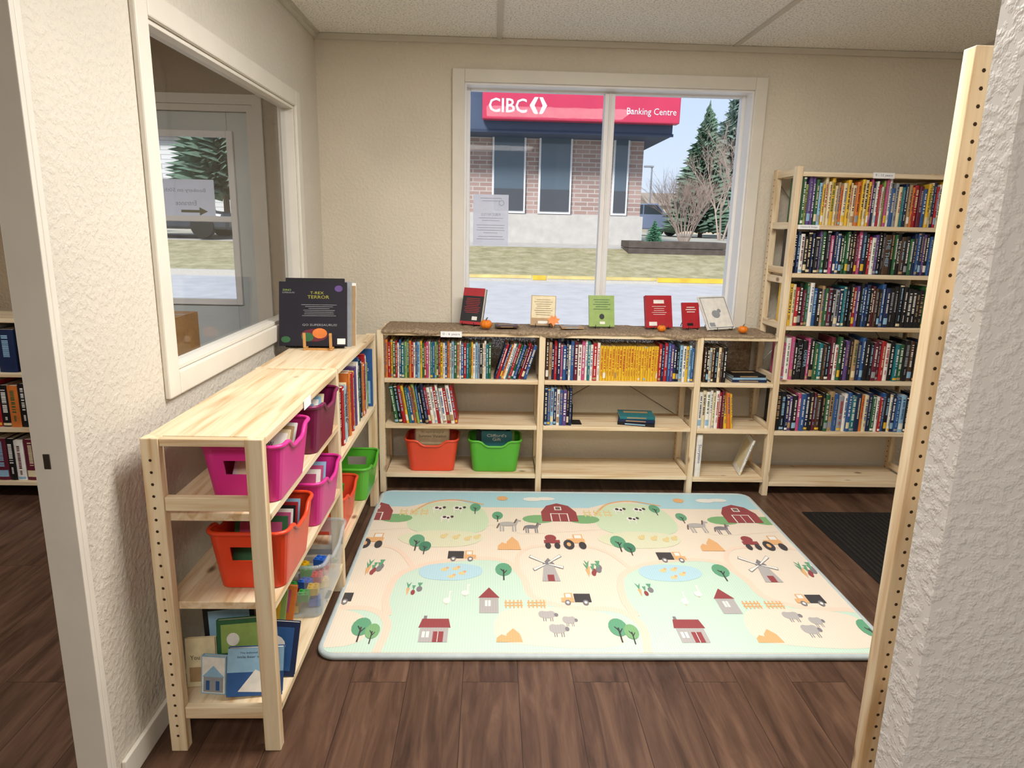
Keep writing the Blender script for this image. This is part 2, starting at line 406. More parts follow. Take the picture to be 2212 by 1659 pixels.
# window_2 : interior window in the left wall
w = empty('window_2', (0, 0, 0), kind='structure')
for (xa, xb) in ((XL, XL+.018), (XL-TH-.018, XL-TH)):
    mb = MB(); cw = .07
    mb.box(xa, xb, LY0-cw, LY0, LZ0-cw, LZ1+cw); mb.box(xa, xb, LY1, LY1+cw, LZ0-cw, LZ1+cw)
    mb.box(xa, xb, LY0, LY1, LZ1, LZ1+cw); mb.box(xa, xb, LY0, LY1, LZ0-cw, LZ0)
    mb.build('casing', TRIM, w, bevel=.005)
mb = MB(); e = .014
mb.box(XL-TH, XL+.004, LY0, LY0+e, LZ0, LZ1); mb.box(XL-TH, XL+.004, LY1-e, LY1, LZ0, LZ1)
mb.box(XL-TH, XL+.004, LY0+e, LY1-e, LZ1-e, LZ1); mb.box(XL-TH, XL+.004, LY0+e, LY1-e, LZ0, LZ0+e)
mb.build('frame', TRIM, w, bevel=.002)
MB().box(XL-.035, XL-.031, LY0+e, LY1-e, LZ0+e, LZ1-e).build('pane', GLASS, w)

# door_1 : street door of the entry beyond the interior window
DOOR = pm('door_grey_green_paint', 'ced5d5', .45, .04, 6)
w = empty('door_1', (0, 0, 0), kind='structure')
pX0, pX1, pZ0, pZ1 = -2.06, -1.42, 1.0, 1.87
mb = MB(); dx0, dx1 = DX0+.035, DX1-.035
ya, yb2 = YB+.02, YB+.065
mb.box(dx0, pX0, ya, yb2, .01, DZ1-.035); mb.box(pX1, dx1, ya, yb2, .01, DZ1-.035)
mb.box(pX0, pX1, ya, yb2, .01, pZ0); mb.box(pX0, pX1, ya, yb2, pZ1, DZ1-.035)
mb.build('leaf', DOOR, w, bevel=.003)
mb = MB(); q = .03
mb.box(pX0-q, pX0+.004, ya-.014, ya, pZ0-q, pZ1+q); mb.box(pX1-.004, pX1+q, ya-.014, ya, pZ0-q, pZ1+q)
mb.box(pX0+.004, pX1-.004, ya-.014, ya, pZ1-.004, pZ1+q); mb.box(pX0+.004, pX1-.004, ya-.014, ya, pZ0-q, pZ0+.004)
mb.box(pX0+.004, pX1-.004, ya-.014, ya, 1.425, 1.455)
mb.build('pane_frame', VINYL, w, bevel=.003)
MB().box(pX0, pX1, YB+.04, YB+.044, pZ0, pZ1).build('pane', GLASS, w)
mb = MB()
mb.box(DX0, DX0+.034, YB-.005, YB+.1, 0, DZ1-.001); mb.box(DX1-.034, DX1, YB-.005, YB+.1, 0, DZ1-.001); mb.box(DX0+.034, DX1-.034, YB-.005, YB+.1, DZ1-.034, DZ1-.001)
mb.box(DX0-.05, DX0, YB-.015, YB-.001, 0, DZ1+.05); mb.box(DX1, DX1+.05, YB-.015, YB-.001, 0, DZ1+.05); mb.box(DX0, DX1, YB-.015, YB-.001, DZ1, DZ1+.05)
mb.build('frame', TRIM, w)
MB().lathe([(.012, 0), (.012, .03), (.028, .035), (.03, .05), (.02, .06)], n=14).build('knob', STEEL, w, loc=(-2.08, ya, .95), rot=(R(90), 0, 0), smooth=True)

# ------------------------------------------------------------------ shelving
def post_mesh(h, outer=True, dx=.032, dy=.044):
    mb = MB(); mb.box(-dx/2, dx/2, -dy/2, dy/2, 0, h)
    z = .05
    while z < h-.03:
        mb.disc((dx/2+.0004, 0, z), (1, 0, 0), .0042, 1)
        if outer: mb.disc((-dx/2-.0004, 0, z), (-1, 0, 0), .0042, 1)
        z += .032
    return mb
def bookcase(name, label, loc, rz, frames, bays, depth=.30, braces=(), group=None):
    root = empty(name, loc, label, 'bookcase', group, rz)
    for (x, h, rails) in frames:
        for y in (.022, depth-.022):
            post_mesh(h, y > .1).build('post', [PZ, HOLE], root, loc=(x, y, 0), bevel=.0025)
        for (z0, z1) in rails:
            MB().box(-.011, .011, .0445, depth-.0445, z0, z1).build('rail', PYm, root, loc=(x, 0, 0), bevel=.002)
    for (xa, xb, zs) in bays:
        for z in zs:
            L = xb-xa-.034
            MB().box(-L/2, L/2, .001, depth-.001, -.022, 0).build('shelf', PX, root, loc=((xa+xb)/2, 0, z), bevel=.002)
    for (xa, xb, za, zb) in braces:
        mb = MB(); y = depth-.004
        xm, zm = (xa+xb)/2, (za+zb)/2
        mb.tube([(xa+.02, y, za), (xb-.02, y, zb)], .0025); mb.tube([(xa+.02, y+.006, zb), (xb-.02, y+.006, za)], .0025)
        mb.lathe([(.014, 0), (.014, .012)], (xm, y, zm-.006), 10)
        mb.build('cross_brace', STEEL, root)
    return root
def rl(*zs, t=.035): return [(z-t, z) for z in zs]
FX = [-.57, .28, 1.12, 1.55, 2.40]     # frame centre lines of the run on the back wall
YF = 3.55
LOWZ = [.893, .640, .388, .110]
bookcase('bookcase', 'low pale pine bookcase with three bays standing under the street window', (0, YF, 0), 0,
         [(FX[0], .895, rl(.89, .62, .13)), (FX[1], .895, rl(.89, .62, .13)), (FX[2], .895, rl(.89, .62, .13))],
         [(FX[0], FX[1], LOWZ), (FX[1], FX[2], LOWZ), (FX[2], FX[3], [.893, .640, .380, .100])], braces=[(FX[1], FX[2], .38, .86)])
TALLZ = [1.738, 1.478, 1.232, .955, .662, .374, .078]
bookcase('bookcase', 'tall pale pine bookcase with six shelves of novels right of the street window', (0, YF, 0), 0,
         [(FX[3], 1.765, rl(1.755, 1.49, 1.26, 1.21, .97, .68, .40, .12)), (FX[4], 1.765, rl(1.755, 1.49, 1.21, .97, .68, .40, .12))],
         [(FX[3], FX[4], TALLZ)], braces=[(FX[3], FX[4], .7, 1.7)])
LX, LYN = -.563, 1.648
NZ = [.905, .695, .440, .126]; FZ = [.905, .555, .190]
bookcase('bookcase', 'low pale pine bookcase of colourful bins along the left wall under the interior window', (LX, LYN, 0), R(90),
         [(.016, .907, [(.885, .905), (.712, .749), (.10, .135)]), (.866, .907, rl(.89, .70, .15)), (1.716, .907, rl(.89, .57, .19))],
         [(.016, .866, NZ), (.866, 1.716, FZ)])
# bookcase behind the right partition (only one upright shows)
rb = empty('bookcase', (.905, .95, 0), 'tall pine bookcase upright with peg holes, at the right beside near wall corner', 'bookcase')
for yy in (.02, .437):
    for xx in (.022, .278):
        mb = MB(); mb.box(-.022, .022, -.018, .018, 0, 1.79)
        z = .05
        while z < 1.76:
            mb.disc((0, -.0184, z), (0, -1, 0), .0042, 1); mb.disc((0, .0184, z), (0, 1, 0), .0042, 1); z += .032
        mb.build('post', [PZ, HOLE], rb, loc=(xx, yy, 0), bevel=.0025)
    for z0, z1 in rl(1.78, 1.0, .2): MB().box(.0445, .2555, -.01, .01, z0, z1).build('rail', PX, rb, loc=(0, yy, 0))
for z in (1.275, .86, .405, .08):
    MB().box(.046, .2995, .039, .4185, -.022, 0).build('shelf', PYm, rb, loc=(0, 0, z), bevel=.002)

# ------------------------------------------------------------------ books
ONES = ['', 'first', 'second', 'third', 'fourth', 'fifth', 'sixth', 'seventh', 'eighth', 'ninth', 'tenth', 'eleventh', 'twelfth', 'thirteenth',
        'fourteenth', 'fifteenth', 'sixteenth', 'seventeenth', 'eighteenth', 'nineteenth']
TENS = {2: 'twent', 3: 'thirt', 4: 'fort', 5: 'fift', 6: 'sixt'}
def ordw(n):
    if n < 20: return ONES[n]
    t, o = divmod(n, 10)
    return TENS[t]+'ieth' if o == 0 else TENS[t]+'y-'+ONES[o]
DARK = set('knbtgrmvdp')
def spine_book(t, h, d, code, loc, rot, label, group, title=None, tcode=None, name='book', cat='book'):
    mb = MB(); c = .0016
    r = min(.004, t*.25)
    mb.box(0, c, .001, d, 0, h); mb.box(t-c, t, .001, d, 0, h)
    # gently rounded spine
    prof = [(0, .002), (0, .0008), (t*.15, -r*.5), (t*.5, -r), (t*.85, -r*.5), (t, .0008), (t, .002)]
    mb.prism([(x, y, 0) for x, y in prof], (0, 0, h))
    o = mb.build(name, BM[code], None, loc, rot)
    tag(o, label, cat, group)
    MB().box(c, t-c, .0021, d-.003, .003, h-.003).build('page_block', PAGE, o)
    if tcode is None:
        tcode = random.choice('wwycle') if code in DARK else random.choice('knrbgm')
    mb = MB(); y = -r-.0006
    bands = []
    if title:
        mb.text(title, TS((t/2, y, h*.55)), height=min(t*.62, .02), width=h*.7, m=0)
    else:
        st = random.random()
        a, b = h*random.uniform(.3, .42), h*random.uniform(.86, .93)
        z = b; wid = t*random.uniform(.28, .5)
        while z > a:
            l = random.uniform(.003, .0075)
            mb.poly([((t-wid)/2, y, z-l), ((t+wid)/2, y, z-l), ((t+wid)/2, y, z), ((t-wid)/2, y, z)], 0)
            z -= l+random.choice((.0026, .0026, .0026, .008))
        z = a-h*.08
        while z > h*.16 and st > .35:
            mb.poly([(t*.38, y, z-.004), (t*.62, y, z-.004), (t*.62, y, z), (t*.38, y, z)], 0); z -= .0062
        if st > .75: bands.append((.03, .09))
        if st > .88: bands.append((.95, .98))
        if st < .2: bands.append((.08, .24))
    mb.build('spine_lettering', BM[tcode], o)
    bc_ = BM[random.choice('wcslxy')]
    for za, zb in bands:
        mb = MB(); yb_ = y+.0002
        mb.poly([(t*.08, yb_+r*.6, h*za), (t*.5, yb_, h*za), (t*.5, yb_, h*zb), (t*.08, yb_+r*.6, h*zb)]).poly([(t*.5, yb_, h*za), (t*.92, yb_+r*.6, h*za), (t*.92, yb_+r*.6, h*zb), (t*.5, yb_, h*zb)])
        bmesh.ops.remove_doubles(mb.bm, verts=mb.bm.verts, dist=1e-6)
        mb.build('spine_band', bc_, o)
    return o, tcode
def row(codes, u0, u1, v, z, where, group, hr=(.18, .225), dr=(.13, .16), axis='X', lean=0, titles=None, start=1, noun='book', tc=None, name='book'):
    codes = codes.replace(' ', ''); titles = titles or {}; n = len(codes)
    ws = [random.uniform(.7, 1.35)*(1.5 if i in titles else 1) for i in range(n)]
    tot = sum(ws); u = u0
    for i, cde in enumerate(codes):
        t = ws[i]/tot*(u1-u0); h = random.uniform(*hr); dd = random.uniform(*dr)
        a = lean + (random.uniform(-.012, .012) if lean else 0)
        tb = t*math.cos(a) - .0006
        jit = random.uniform(0, .012)
        dz = tb*math.sin(a) if a > 0 else 0
        tcode = tc or (random.choice('wwwscxl') if cde in DARK else random.choice('knrbgm'))
        if axis == 'X': loc, rot = (u, v+jit, z+dz+.0005), (0, a, 0)
        else: loc, rot = (v-jit, u, z+dz+.0005), (0, a, R(90))
        k = start+i
        nm = {'X': 'from left', 'Y': 'from near end'}[axis]
        lab = '%s %s with %s lettering, %s %s %s' % (CN[cde], noun, CN[tcode], ordw(k), nm, where)
        spine_book(tb, h, dd, cde, loc, rot, lab, group, titles.get(i), tcode, name, name.replace('_', ' '))
        u += t
tx0, tx1 = FX[3]+.022, FX[4]-.022
def S(y): return YF+.02
PB = 'picture_book'
row('gevvglyccycxocyccoycypnwrwepwbsctnxormbycnrwybor', tx0+.01, tx1, S(0), TALLZ[1], "on tall bookcase's top shelf", "books on the tall bookcase's top shelf", (.19, .24))
row('knwkknkvgkpnbkggkkmpnkrwvkkdkgkdkgnbnvkbknpk', tx0, tx1, S(0), TALLZ[2], "on tall bookcase's second shelf", "books on the tall bookcase's second shelf", (.185, .225),
    titles={27: 'THE THIEF', 30: 'TIME QUAKE'})
row('ycrkmgwbkxgmksntkkrvkbnkmdkbnkkkkkkkkgkv', tx0, tx1, S(0), TALLZ[3], "on tall bookcase's third shelf", "books on the tall bookcase's third shelf", (.19, .23))
row('pwpkkkpkgtdkmwgkvkxnbkkmmrwktgkdknkw', tx0, tx1, S(0), TALLZ[4], "on tall bookcase's fourth shelf", "books on the tall bookcase's fourth shelf", (.19, .235), titles={4: 'TUNNELS', 5: 'DEEPER'})
row('kknvkpbnkmdkgxbswbtnocngwrbkwnblkgnb', tx0, tx1, S(0), TALLZ[5], "on tall bookcase's fifth shelf", "books on the tall bookcase's fifth shelf", (.19, .225))
# low bookcase, bay 1
b0 = FX[0]+.022
row('orygrwbtegorwblygrpwtbegrywboclgxwbrtgywlskcwtg', b0, b0+.56, S(0), LOWZ[1], "on low bookcase's upper left shelf", "picture books on the low bookcase's upper left shelf", (.185, .205), name=PB)
row('nrbowtrgbkrmb', b0+.575, FX[1]-.078, S(0), LOWZ[1]+.0, "leaning at upper left shelf's end", "leaning books on the low bookcase's upper left shelf", (.185, .2), lean=.30, name=PB)
row('gkrytboebknrwwrwwrwr', b0+.045, b0+.385, S(0), LOWZ[2], "leaning on low bookcase's middle left shelf", "leaning books on the low bookcase's middle left shelf", (.195, .22), lean=-.16, name=PB)
b1 = FX[1]+.022
row('dxnrnpbnwb', b1, b1+.15, S(0), LOWZ[1], "on low bookcase's upper middle shelf", "books on the low bookcase's upper middle shelf", (.185, .23))
row('mwpwtwrw', b1+.151, b1+.29, S(0), LOWZ[1], "on low bookcase's upper middle shelf", "books on the low bookcase's upper middle shelf", (.19, .215), start=11)
row('y'*22, b1+.291, b1+.605, S(0), LOWZ[1], "on low bookcase's upper middle shelf", "books on the low bookcase's upper middle shelf", (.185, .19), start=19, noun='series paperback', tc='r')
row('rnrbvnklwylb', b1+.606, FX[2]-.022, S(0), LOWZ[1], "on low bookcase's upper middle shelf", "books on the low bookcase's upper middle shelf", (.18, .21), start=41)
row('nblnwbvkn', b1, b1+.15, S(0), LOWZ[2], "on low bookcase's central shelf", "books on the low bookcase's central shelf", (.195, .215))
b2 = FX[2]+.022
row('dkcdkcdk', b2+.01, b2+.135, S(0), LOWZ[1], "on low bookcase's upper right shelf", "books on the low bookcase's upper right shelf", (.185, .19))
row('wcwwcwrm', b2, b2+.145, S(0), .380, "on low bookcase's middle right shelf", "books on the low bookcase's middle right shelf", (.20, .215))
row('yoy', b2+.15, b2+.20, S(0), .380, "leaning on middle right shelf", "books leaning on the low bookcase's middle right shelf", (.195, .205), lean=-.09)
spine_book(.032, .245, .2, 'w', (b2+.008, YF+.02, .1005), (0, 0, 0), 'tall white storybook standing alone at left of lowest right shelf', None, 'Storytime', 'b', PB, 'picture book')
# left bookcase far bay: picture books, spines to the room
row('ywogrlcbowrkyvwgbkorvwe', LYN+.9, LYN+1.62, LX-.02, FZ[1], "on left bookcase's far shelf", "picture books on the left bookcase's far shelf", (.22, .29), (.2, .25), axis='Y', name=PB)

def flat_book(w, d, t, code, loc, rz, label, group=None):
    mb = MB(); c = .0018
    mb.box(0, w, 0, d, 0, c); mb.box(0, w, 0, d, t-c, t); mb.box(0, w, 0, .003, c, t-c)
    o = mb.build('book', BM[code], None, loc, (0, 0, rz)); tag(o, label, 'book', group)
    MB().box(.003, w-.003, .003, d-.003, c, t-c).build('page_block', PAGE, o)
    k_ = BM[random.choice('wxl')]
    MB().poly([(w*.2, -.0005, t*.3), (w*.75, -.0005, t*.3), (w*.75, -.0005, t*.7), (w*.2, -.0005, t*.7)]).build('spine_band', k_, o)
    MB().poly([(w*.15, d*.55, t+.0005), (w*.85, d*.55, t+.0005), (w*.85, d*.8, t+.0005), (w*.15, d*.8, t+.0005)]).build('cover_print', k_, o)
    return o
zf = LOWZ[2]+.0005
for i, (c, t) in enumerate((('k', .016), ('n', .015), ('t', .016))):
    flat_book(.20-.004*i, .14, t, c, (.71+.006*i, YF+.05, zf), R(-14+5*i), '%s book lying flat on the central shelf, %s of three' % (CN[c], ('bottom', 'middle', 'top')[i]), 'books lying flat on the central shelf'); zf += t+.0005
zf = LOWZ[1]+.0005
for i, (c, t) in enumerate((('n', .014), ('l', .011), ('k', .011))):
    flat_book(.19-.004*i, .14, t, c, (b2+.175+.003*i, YF+.03, zf), R(2*i), '%s book lying flat on upper right shelf, %s of three' % (CN[c], ('bottom', 'middle', 'top')[i]), 'books lying flat on the upper right shelf'); zf += t+.0005
be = empty('bookend', (b1+.155, YF+.04, LOWZ[2]+.0005), 'small black metal bookend lying beside books on the central shelf', 'bookend')
MB().box(0, .055, 0, .09, 0, .002).build('base', BLACKW, be); MB().box(0, .002, 0, .09, .002, .11).build('plate', BLACKW, be)

def cover_book(w, h, t, code, loc, rot, label, group=None, texts=(), shapes=(), name=PB):
    """front cover at y=0 facing -y, base centre at origin"""
    mb = MB(); c = .0018
    mb.box(-w/2, w/2, 0, c, 0, h); mb.box(-w/2, w/2, t-c, t, 0, h); mb.box(-w/2, -w/2+.003, c, t-c, 0, h)
    o = mb.build(name, BM[code], None, loc, rot); tag(o, label, name.replace('_', ' '), group)
    MB().box(-w/2+.003, w/2-.003, c, t-c, .003, h-.003).build('page_block', PAGE, o)
    codes = []
    def mi(k):
        if k not in codes: codes.append(k)
        return codes.index(k)
    mb = MB(); yy = -.0005
    for sh in shapes:
        if len(sh) == 5:
            u0, v0, u1, v1, k = sh
            pts = [(u0, v0), (u1, v0), (u1, v1), (u0, v1)]
        else: pts, k = sh
        mb.poly([((u-.5)*w, yy, v*h) for u, v in pts], mi(k)); yy -= .00008
    yy -= .0002
    for (s_, u, v, hh, ww, k) in texts:
        mb.text(s_, TN(((u-.5)*w, yy, v*h)), height=hh*h, width=ww*w if ww else None, m=mi(k))
    if codes: mb.build('cover_print', [BM[k] for k in codes], o)
    else: mb.bm.free()
    return o
def ell(cu, cv, ru, rv, n=14): return [(cu+ru*math.cos(2*math.pi*k/n), cv+rv*math.sin(2*math.pi*k/n)) for k in range(n)]
def lines(u0, u1, v0, v1, n, k, hh=.012):
    r = []
    for i in range(n):
        v = v1-(v1-v0)*i/max(1, n-1); e_ = random.uniform(0, .12)
        r.append((u0+e_, v, u1-e_, v+hh, k))
    return r

# wire easel
def easel(loc, rz, w, h, label, lean=.35):
    o = empty('book_easel', loc, label, 'easel', 'black wire easels on the burlap', rz)
    mb = MB(); r = .0022
    for s in (-1, 1):
        x = s*w/2
        mb.tube([(x, -.045, .018), (x, -.045, .003), (x, 0, .003), (x*.9, .006, .02), (x*.55, h*lean, h)], r)
    mb.tube([(-w/2*.55, h*lean, h), (w/2*.55, h*lean, h)], r)
    mb.build('cradle', BLACKW, o, smooth=True)
    mb = MB(); mb.tube([(-w*.2, h*lean, h-.002), (-w*.25, .085, .003), (w*.25, .085, .003), (w*.2, h*lean, h-.002)], r)
    mb.build('rear_leg', BLACKW, o, smooth=True)
ZT = .9085
def stand_book(px, w, h, code, rz, label, texts, shapes, t=.02, lean=R(17), yy=3.70, lv=.33):
    x = at(px, 705, Z=ZT+.005).x*yy/at(px, 705, Z=ZT+.005).y
    cover_book(w, h, t, code, (x, yy-.004, ZT+.0065), (-lean, 0, rz), label, 'books displayed on the burlap runner', texts, shapes, 'book')
    easel((x+math.sin(rz)*-.02, yy+.024, ZT), rz, w*.55, h*.62, 'black wire easel holding the '+label.split(' displayed')[0], lean=lv)
stand_book(1015, .125, .20, 'k', R(-24), 'black and red paperback displayed at left end of the burlap', [], [(0, .78, 1, 1, 'r'), (0, .0, 1, .08, 'r')]+lines(.12, .9, .32, .7, 9, 'r', .014)+[(.55, .12, .8, .22, 'w')], .03)
stand_book(1172, .135, .165, 'x', R(-6), 'cream and brown book displayed left of the window mullion', [], [(.03, .25, .97, .98, 'c')]+lines(.12, .88, .35, .85, 8, 'd', .014)+[(.3, .06, .7, .15, 'w')], .016)
stand_book(1300, .14, .172, 'e', R(3), 'lime green book displayed below the window mullion', [], lines(.15, .85, .55, .85, 5, 'g', .02)+[(ell(.5, .32, .1, .09), 'k'), (.42, .08, .62, .16, 'w')], .014)
stand_book(1425, .15, .178, 'r', R(8), 'large red book displayed on the burlap at right', [], [(.3, .75, .7, .86, 'w')]+lines(.2, .8, .4, .65, 5, 'w', .012)+[(.1, .06, .4, .18, 'w')], .03)
stand_book(1494, .10, .142, 'r', R(10), 'small red book displayed between the large red and white books', [], lines(.15, .85, .62, .8, 3, 'w', .03)+[(.25, .1, .6, .2, 'k')], .012)
stand_book(1560, .19, .20, 'w', R(24), 'white picture book displayed at right end of the burlap', [], [(.03, .03, .97, .97, 's'), (.06, .06, .94, .94, 'w'), (ell(.45, .45, .15, .12), 's'), (ell(.6, .55, .07, .06), 's'), (.1, .08, .3, .2, 's')], .012, R(33), 3.69, .55)
# thin books lying on the burlap
for i, (px, cde) in enumerate(((1095, 'd'), (1230, 'x'))):
    p = at(px, 702, Z=ZT)
    flat_book(.12, .09, .008, cde, (p.x-.06, 3.61, ZT+.003), R(4), '%s thin book lying flat on the burlap, %s' % (CN[cde], ('near the pumpkin at left', 'beside the maple leaf')[i]), 'thin books lying flat on the burlap')
# burlap runner
bm_ = bmesh.new()
NJ = 12
prof = [(3.54, .872), (3.5445, .8985)] + [(3.558+.29*k/NJ, .8995) for k in range(NJ+1)] + [(3.862, .885), (3.868, .80), (3.866, .72), (3.87, .64)]
NXB = 110; gridv = []
for i in range(NXB+1):
    x = FX[0]+.01+(FX[3]-.045-FX[0])*i/NXB
    rowv = []
    dr_ = .016*max(0, math.sin(i*.17)+.55*math.sin(i*.53+1)-.1)
    for j, (y, z) in enumerate(prof):
        jz = 0
        if 1 < j < NJ+3:
            f_ = 1 if 2 < j < NJ+2 else .3
            jz = f_*.0075*max(0, math.sin(i*.42+j*.9+2*math.sin(i*.07))*.6+math.sin(i*.19-j*.35)*.5)+random.random()*.0012
        if j == 0: z = .893-dr_-random.random()*.003; y = 3.5445-random.random()*.004
        if j >= NJ+4: z -= .05*math.sin(i*.31)**2
        rowv.append(bm_.verts.new((x, y, z+jz)))
    gridv.append(rowv)
for i in range(NXB):
    for j in range(len(prof)-1):
        bm_.faces.new([gridv[i][j], gridv[i+1][j], gridv[i+1][j+1], gridv[i][j+1]])
mbx = MB(); mbx.bm.free(); mbx.bm = bm_
tag(mbx.build('table_runner', BURLAP, smooth=True, solid=.002), 'brown burlap runner draped along the low bookcase under the window', 'runner')
PUMP = pm('pumpkin_orange', 'e07c1c', .45, .12, 30); STEM = pm('pumpkin_stem', '6b5a2f', .8)
def pumpkin(px, r, label, Y=3.60):
    p = at(px, 700, Z=ZT); x = p.x*Y/p.y
    o = empty('pumpkin', (x, Y, ZT), label, 'pumpkin', 'small pumpkins on the burlap')
    MB().lathe([(r*.3, .0), (r*.75, r*.12), (r, r*.55), (r*.95, r*.95), (r*.65, r*1.3), (r*.2, r*1.32)], n=32, rib=.13, ribs=8).build('flesh', PUMP, o, smooth=True)
    MB().tube([(0, 0, r*1.25), (r*.05, 0, r*1.5), (r*.25, r*.1, r*1.75)], r*.13, r1=r*.08).build('stem', STEM, o, smooth=True)
pumpkin(1050, .033, 'orange mini pumpkin in front of the black and red book')
pumpkin(1430, .024, 'tiny orange pumpkin in front of the large red book')
pumpkin(1606, .027, 'orange mini pumpkin in front of the white picture book')
lf = [(0, -.03), (.012, -.012), (.03, -.016), (.024, 0), (.036, .012), (.018, .016), (.012, .034), (0, .022), (-.012, .034), (-.018, .016), (-.036, .012), (-.024, 0), (-.03, -.016), (-.012, -.012)]
p = at(1187, 695, Z=ZT)
mb = MB(); mb.prism([(x_, y_*.35, .012+y_*.9+.02) for x_, y_ in lf], (0, .0012, 0)); mb.tube([(0, -.0105, .005), (0, -.012, -.004)], .001, n=4)
tag(mb.build('leaf', PUMP, None, (p.x, 3.655, ZT+.006)), 'orange fabric maple leaf leaning on the cream and brown book', 'leaf')

# dark dinosaur picture book on a small wooden easel, on the left bookcase
bx_, by_, bz_ = -.757, 2.93, .9055
cover_book(.285, .275, .014, 'u', (bx_, by_, bz_+.012), (-R(12), 0, R(3)), 'large dark purple picture book with olive title on the left bookcase', None,
    [('T-REX', .56, .83, .04, .24, 'q'), ('TERROR', .58, .765, .05, .32, 'q'), ('GO SUPERSAURUS!', .6, .33, .034, .55, 's'), ('DINO', .12, .87, .03, .12, 'e'), ('SUPERSAURS', .14, .83, .022, .18, 's')],
    [(ell(.52, .17, .2, .1), 'm'), (ell(.6, .2, .11, .08), 'o'), (ell(.42, .14, .09, .07), 'g'), (ell(.88, .9, .06, .05), 'v'), (ell(.1, .1, .07, .05), 'g'), (.86, .03, .98, .12, 'w')]+lines(.32, .86, .47, .64, 7, 's', .006))
for i, (c, w_, h_, ox, oy) in enumerate((('k', .25, .30, .0, .035), ('s', .27, .285, .016, .06), ('x', .27, .265, .028, .085), ('w', .26, .275, .03, .11))):
    cover_book(w_, h_, .012, c, (bx_+ox, by_+oy, bz_+.0005), (-R(12), 0, R(3)), '%s picture book leaning behind the dark purple one, %s in the stack' % (CN[c], ('second', 'third', 'fourth', 'rearmost')[i]), 'picture books leaning behind the dark purple one')
eo = empty('book_easel', (bx_+.03, by_-.012, bz_), 'small wooden easel holding the large dark purple picture book', 'easel')
EW = pm('easel_wood', 'c08e54', .5, .1, 40)
for s in (-1, 1):
    MB().box(s*.055-.006, s*.055+.006, -.03, .012, 0, .011).box(s*.055-.006, s*.055+.006, -.032, -.024, .011, .075).build('foot', EW, eo, bevel=.002)
MB().box(-.049, .049, -.02, -.01, 0.0, .008).build('crossbar', EW, eo)

# ------------------------------------------------------------------ bins
def bin_(name, label, matl, loc, rz, L=.30, W=.215, H=.155, group=None, cat='bin'):
    o = empty(name, loc, label, cat, group, rz)
    def loop(l, w, r, n=5):
        pts = []
        for (sx, sy, a0) in ((1, 1, 0), (-1, 1, 90), (-1, -1, 180), (1, -1, 270)):
            for k in range(n+1):
                a = R(a0+90*k/n); pts.append((sx*(l/2-r)+r*math.cos(a), sy*(w/2-r)+r*math.sin(a), None))
        out = []
        K = len(pts)
        for i in range(K):
            p, q = Vector(pts[i][:2]), Vector(pts[(i+1) % K][:2]); out.append(p)
            dd = (q-p).length
            if dd > .04:
                m = 12
                for j in range(1, m): out.append(p.lerp(q, j/m))
        return out
    lb, lt = loop(L*.84, W*.82, .028), loop(L, W, .035)
    rows = [0, .12, .5, .56, .62, .68, .76, .88, 1]
    mb = MB(); bm = mb.bm; V = []
    def top(p):
        d_ = 0
        if abs(abs(p.y)-W/2) < .01:
            u = abs(p.x)/(L*.30)
            if u < 1: d_ = .03*(.5+.5*math.cos(math.pi*max(0, (u-.45)/.55))) if u > .45 else .03
        return d_
    for fr in rows:
        ring = []
        for a, b in zip(lb, lt):
            p = a.lerp(b, fr); ring.append(bm.verts.new((p.x, p.y, .003+(H-top(b)*fr**3)*fr)))
        V.append(ring)
    K = len(lb)
    for j in range(len(rows)-1):
        for i in range(K):
            a, b = lt[i], lt[(i+1) % K]; mx, my = (a.x+b.x)/2, (a.y+b.y)/2
            if abs(abs(mx)-L/2) < .004 and abs(my) < W*.25 and .5 <= (rows[j]+rows[j+1])/2 <= .72: continue
            bm.faces.new([V[j][i], V[j][(i+1) % K], V[j+1][(i+1) % K], V[j+1][i]])
    bm.faces.new(V[0][::-1])
    rim = [v.co.copy() for v in V[-1]]
    mb.build('shell', matl, o, smooth=False, solid=.004)
    mb = MB(); mb.tube([(p.x*1.012, p.y*1.012, p.z) for p in rim], .0065, closed=True, n=8)
    mb.build('rim', matl, o, smooth=True)
    return o
def plastic(n, h): return pm(n, h, .35, .04, 10, spec=.5)
BPK, BMA, BOR, BGR, BRE = plastic('bin_pink', 'd62f8e'), plastic('bin_maroon', '741245'), plastic('bin_orange', 'e04420'), plastic('bin_green', '54ad30'), plastic('bin_red_orange', 'df4a2c')
BC = 'plastic book bins'
def b_on_left(yc, z, matl, label, xc=-.650, **k): return bin_('storage_bin', label, matl, (xc, yc, z+.001), R(90), group=BC, **k)
b_on_left(1.88, NZ[1], BPK, 'bright pink bin of paperbacks on upper shelf nearest the camera', H=.16)
b_on_left(2.28, NZ[1], BMA, 'dark maroon bin behind the pink one on the upper shelf', H=.16)
b_on_left(1.88, NZ[2], BOR, 'orange bin of thin books on the left bookcase middle shelf', H=.17)
b_on_left(2.28, NZ[2], BPK, 'bright pink bin behind the orange one on the middle shelf')
b_on_left(2.74, FZ[2], BRE, 'orange bin on the far bay bottom shelf beside the green one', xc=-.68)
b_on_left(3.10, FZ[2], BGR, 'green bin at far end of the left bookcase bottom shelf', xc=-.645)
bin_('storage_bin', 'red-orange bin of picture books on the back bookcase bottom shelf', BRE, (at(933, 1015, Z=LOWZ[3]).x, YF+.125, LOWZ[3]+.001), 0, .285, .2, .175, BC)
bin_('storage_bin', 'lime green bin of picture books on the back bookcase bottom shelf', BGR, (at(1068, 1015, Z=LOWZ[3]).x, YF+.125, LOWZ[3]+.001), 0, .285, .2, .175, BC)
